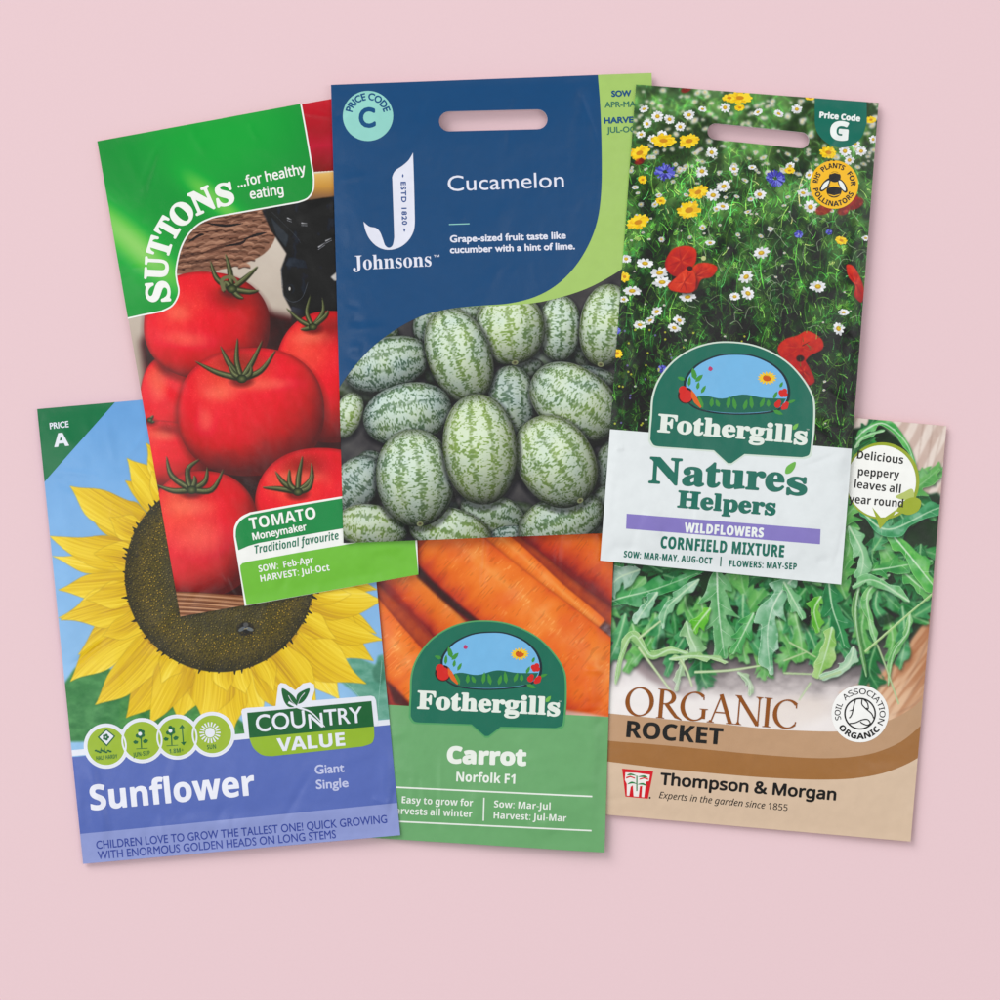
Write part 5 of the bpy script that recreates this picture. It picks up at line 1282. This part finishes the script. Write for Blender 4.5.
    def rib(pts, w=.62):
        P = np.array(smooth(pts, n=5)); d = np.gradient(P, axis=0); d /= np.linalg.norm(d, axis=1, keepdims=True); n = np.stack([-d[:, 1], d[:, 0]], -1)
        return [tuple(q) for q in np.concatenate([P + n * w, (P - n * w)[::-1]])]
    shapes(pk, [rib(Q((445, 295), (420, 380), (395, 490), (355, 540), (325, 520), (350, 465), (405, 435), (440, 330))[:7]), rib(Q((525, 300), (520, 360), (560, 410), (640, 480), (668, 540))), rib(Q((545, 305), (590, 350), (600, 420), (575, 410))),
                rib(Q((365, 605), (440, 595), (520, 560), (590, 555), (625, 600), (590, 625), (540, 610), (500, 585))), ], 'knot_mark', K0, .18, sb)
    # speech bubble with leaf tick
    co = patch(pk, [circle(882, 481, 37.2, 60, 38.6)], 'note_bubble', ink(pk, (156, 172, 50)), .1)
    patch(pk, [circle(881.2, 481.4, 34.6, 60, 36)], 'bubble_face', ink(pk, (250, 251, 247)), .12, co)
    def lf(pts): return smooth(R3(*pts), True, 4)
    shapes(pk, [lf([(345, 605), (400, 575), (450, 555), (460, 610), (400, 625)])], 'bubble_leaf', ink(pk, (186, 200, 110)), .135, co)
    shapes(pk, [R3((200, 670), (262, 745), (350, 685), (340, 712), (300, 745), (248, 806), (222, 730)), lf([(350, 690), (400, 630), (460, 608), (505, 632), (490, 690), (430, 718), (380, 705)])], 'bubble_tick', ink(pk, (160, 176, 48)), .15, co)
    for s_, a, b_, in [('Delicious', (104, 366), (392, 400)), ('peppery', (110, 470), (368, 492)), ('leaves all', (86, 548), (376, 582)), ('year round', (52, 642), (392, 672))]:
        text(pk, s_, 'bold', R3(a)[0], R3(b_)[0], 8.2, 'note_lettering', K0, .18, co)

# ================================================================== the set
def surface():
    m = bpy.data.materials.new('pink_card'); m.use_nodes = True; nt = m.node_tree
    b = nt.nodes['Principled BSDF']; b.inputs['Roughness'].default_value = .85; b.inputs['Specular IOR Level'].default_value = .15
    tc = nt.nodes.new('ShaderNodeTexCoord'); n = nt.nodes.new('ShaderNodeTexNoise'); n.inputs['Scale'].default_value = 900; n.inputs['Detail'].default_value = 4
    nt.links.new(tc.outputs['Object'], n.inputs['Vector'])
    mx = nt.nodes.new('ShaderNodeMix'); mx.data_type = 'RGBA'; a = rgb(PINK)
    mx.inputs[6].default_value = (a[0] * .985, a[1] * .985, a[2] * .985, 1); mx.inputs[7].default_value = (a[0] * 1.015, a[1] * 1.015, a[2] * 1.015, 1)
    nt.links.new(n.outputs['Fac'], mx.inputs[0]); nt.links.new(mx.outputs[2], b.inputs['Base Color'])
    bp = nt.nodes.new('ShaderNodeBump'); bp.inputs['Strength'].default_value = .05; bp.inputs['Distance'].default_value = .0003
    nt.links.new(n.outputs['Fac'], bp.inputs['Height']); nt.links.new(bp.outputs['Normal'], b.inputs['Normal'])
    me = bpy.data.meshes.new('tabletop'); s = 1.6
    me.from_pydata([(-s, -s, 0), (s, -s, 0), (s, s, 0), (-s, s, 0)], [], [(0, 1, 2, 3)]); me.materials.append(m)
    o = bpy.data.objects.new('tabletop', me); SC.collection.objects.link(o); o['kind'] = 'structure'
PINK = (236, 205, 211)
WORLD, KEY, FILL = .45, 405.0, 9

def lamp(name, loc, size, power, col=(1, 1, 1), sy=None, aim=(0, 0, 0)):
    l = bpy.data.lights.new(name, 'AREA'); l.energy = power; l.size = size; l.color = col
    if sy: l.shape = 'RECTANGLE'; l.size_y = sy
    o = bpy.data.objects.new(name, l); SC.collection.objects.link(o); o.location = loc
    o.rotation_euler = (Vector(aim) - Vector(loc)).to_track_quat('-Z', 'Y').to_euler()
    return o

def main():
    surface()
    rocket_packet(); carrot_packet(); sunflower_packet(); tomato_packet(); cucamelon_packet(); wildflower_packet()
    w = bpy.data.worlds.new('World'); SC.world = w; w.use_nodes = True
    w.node_tree.nodes['Background'].inputs[0].default_value = (1, 1, 1, 1); w.node_tree.nodes['Background'].inputs[1].default_value = WORLD
    lamp('key_softbox', (-4.3, 4.8, 4.8), 5.2, KEY, (1, .99, .975))
    lamp('added_sheen_strip', (1.02, .2, 2.65), .22, FILL, (1, 1, 1), sy=1.5)  # both strips are added so packet edges and creases pick up sheen
    lamp('added_sheen_strip', (-1.02, -.1, 2.65), .22, FILL, (1, 1, 1), sy=1.5)
    ca = bpy.data.cameras.new('camera'); ca.sensor_width = 36; ca.lens = 36 * HC / .4; ca.clip_end = 20
    co = bpy.data.objects.new('camera', ca); SC.collection.objects.link(co); co.location = (0, 0, HC); SC.camera = co
    SC.view_settings.view_transform = 'Standard'; SC.view_settings.look = 'None'; SC.view_settings.exposure = 0; SC.view_settings.gamma = 1
    SC.view_settings.use_curve_mapping = False
main()
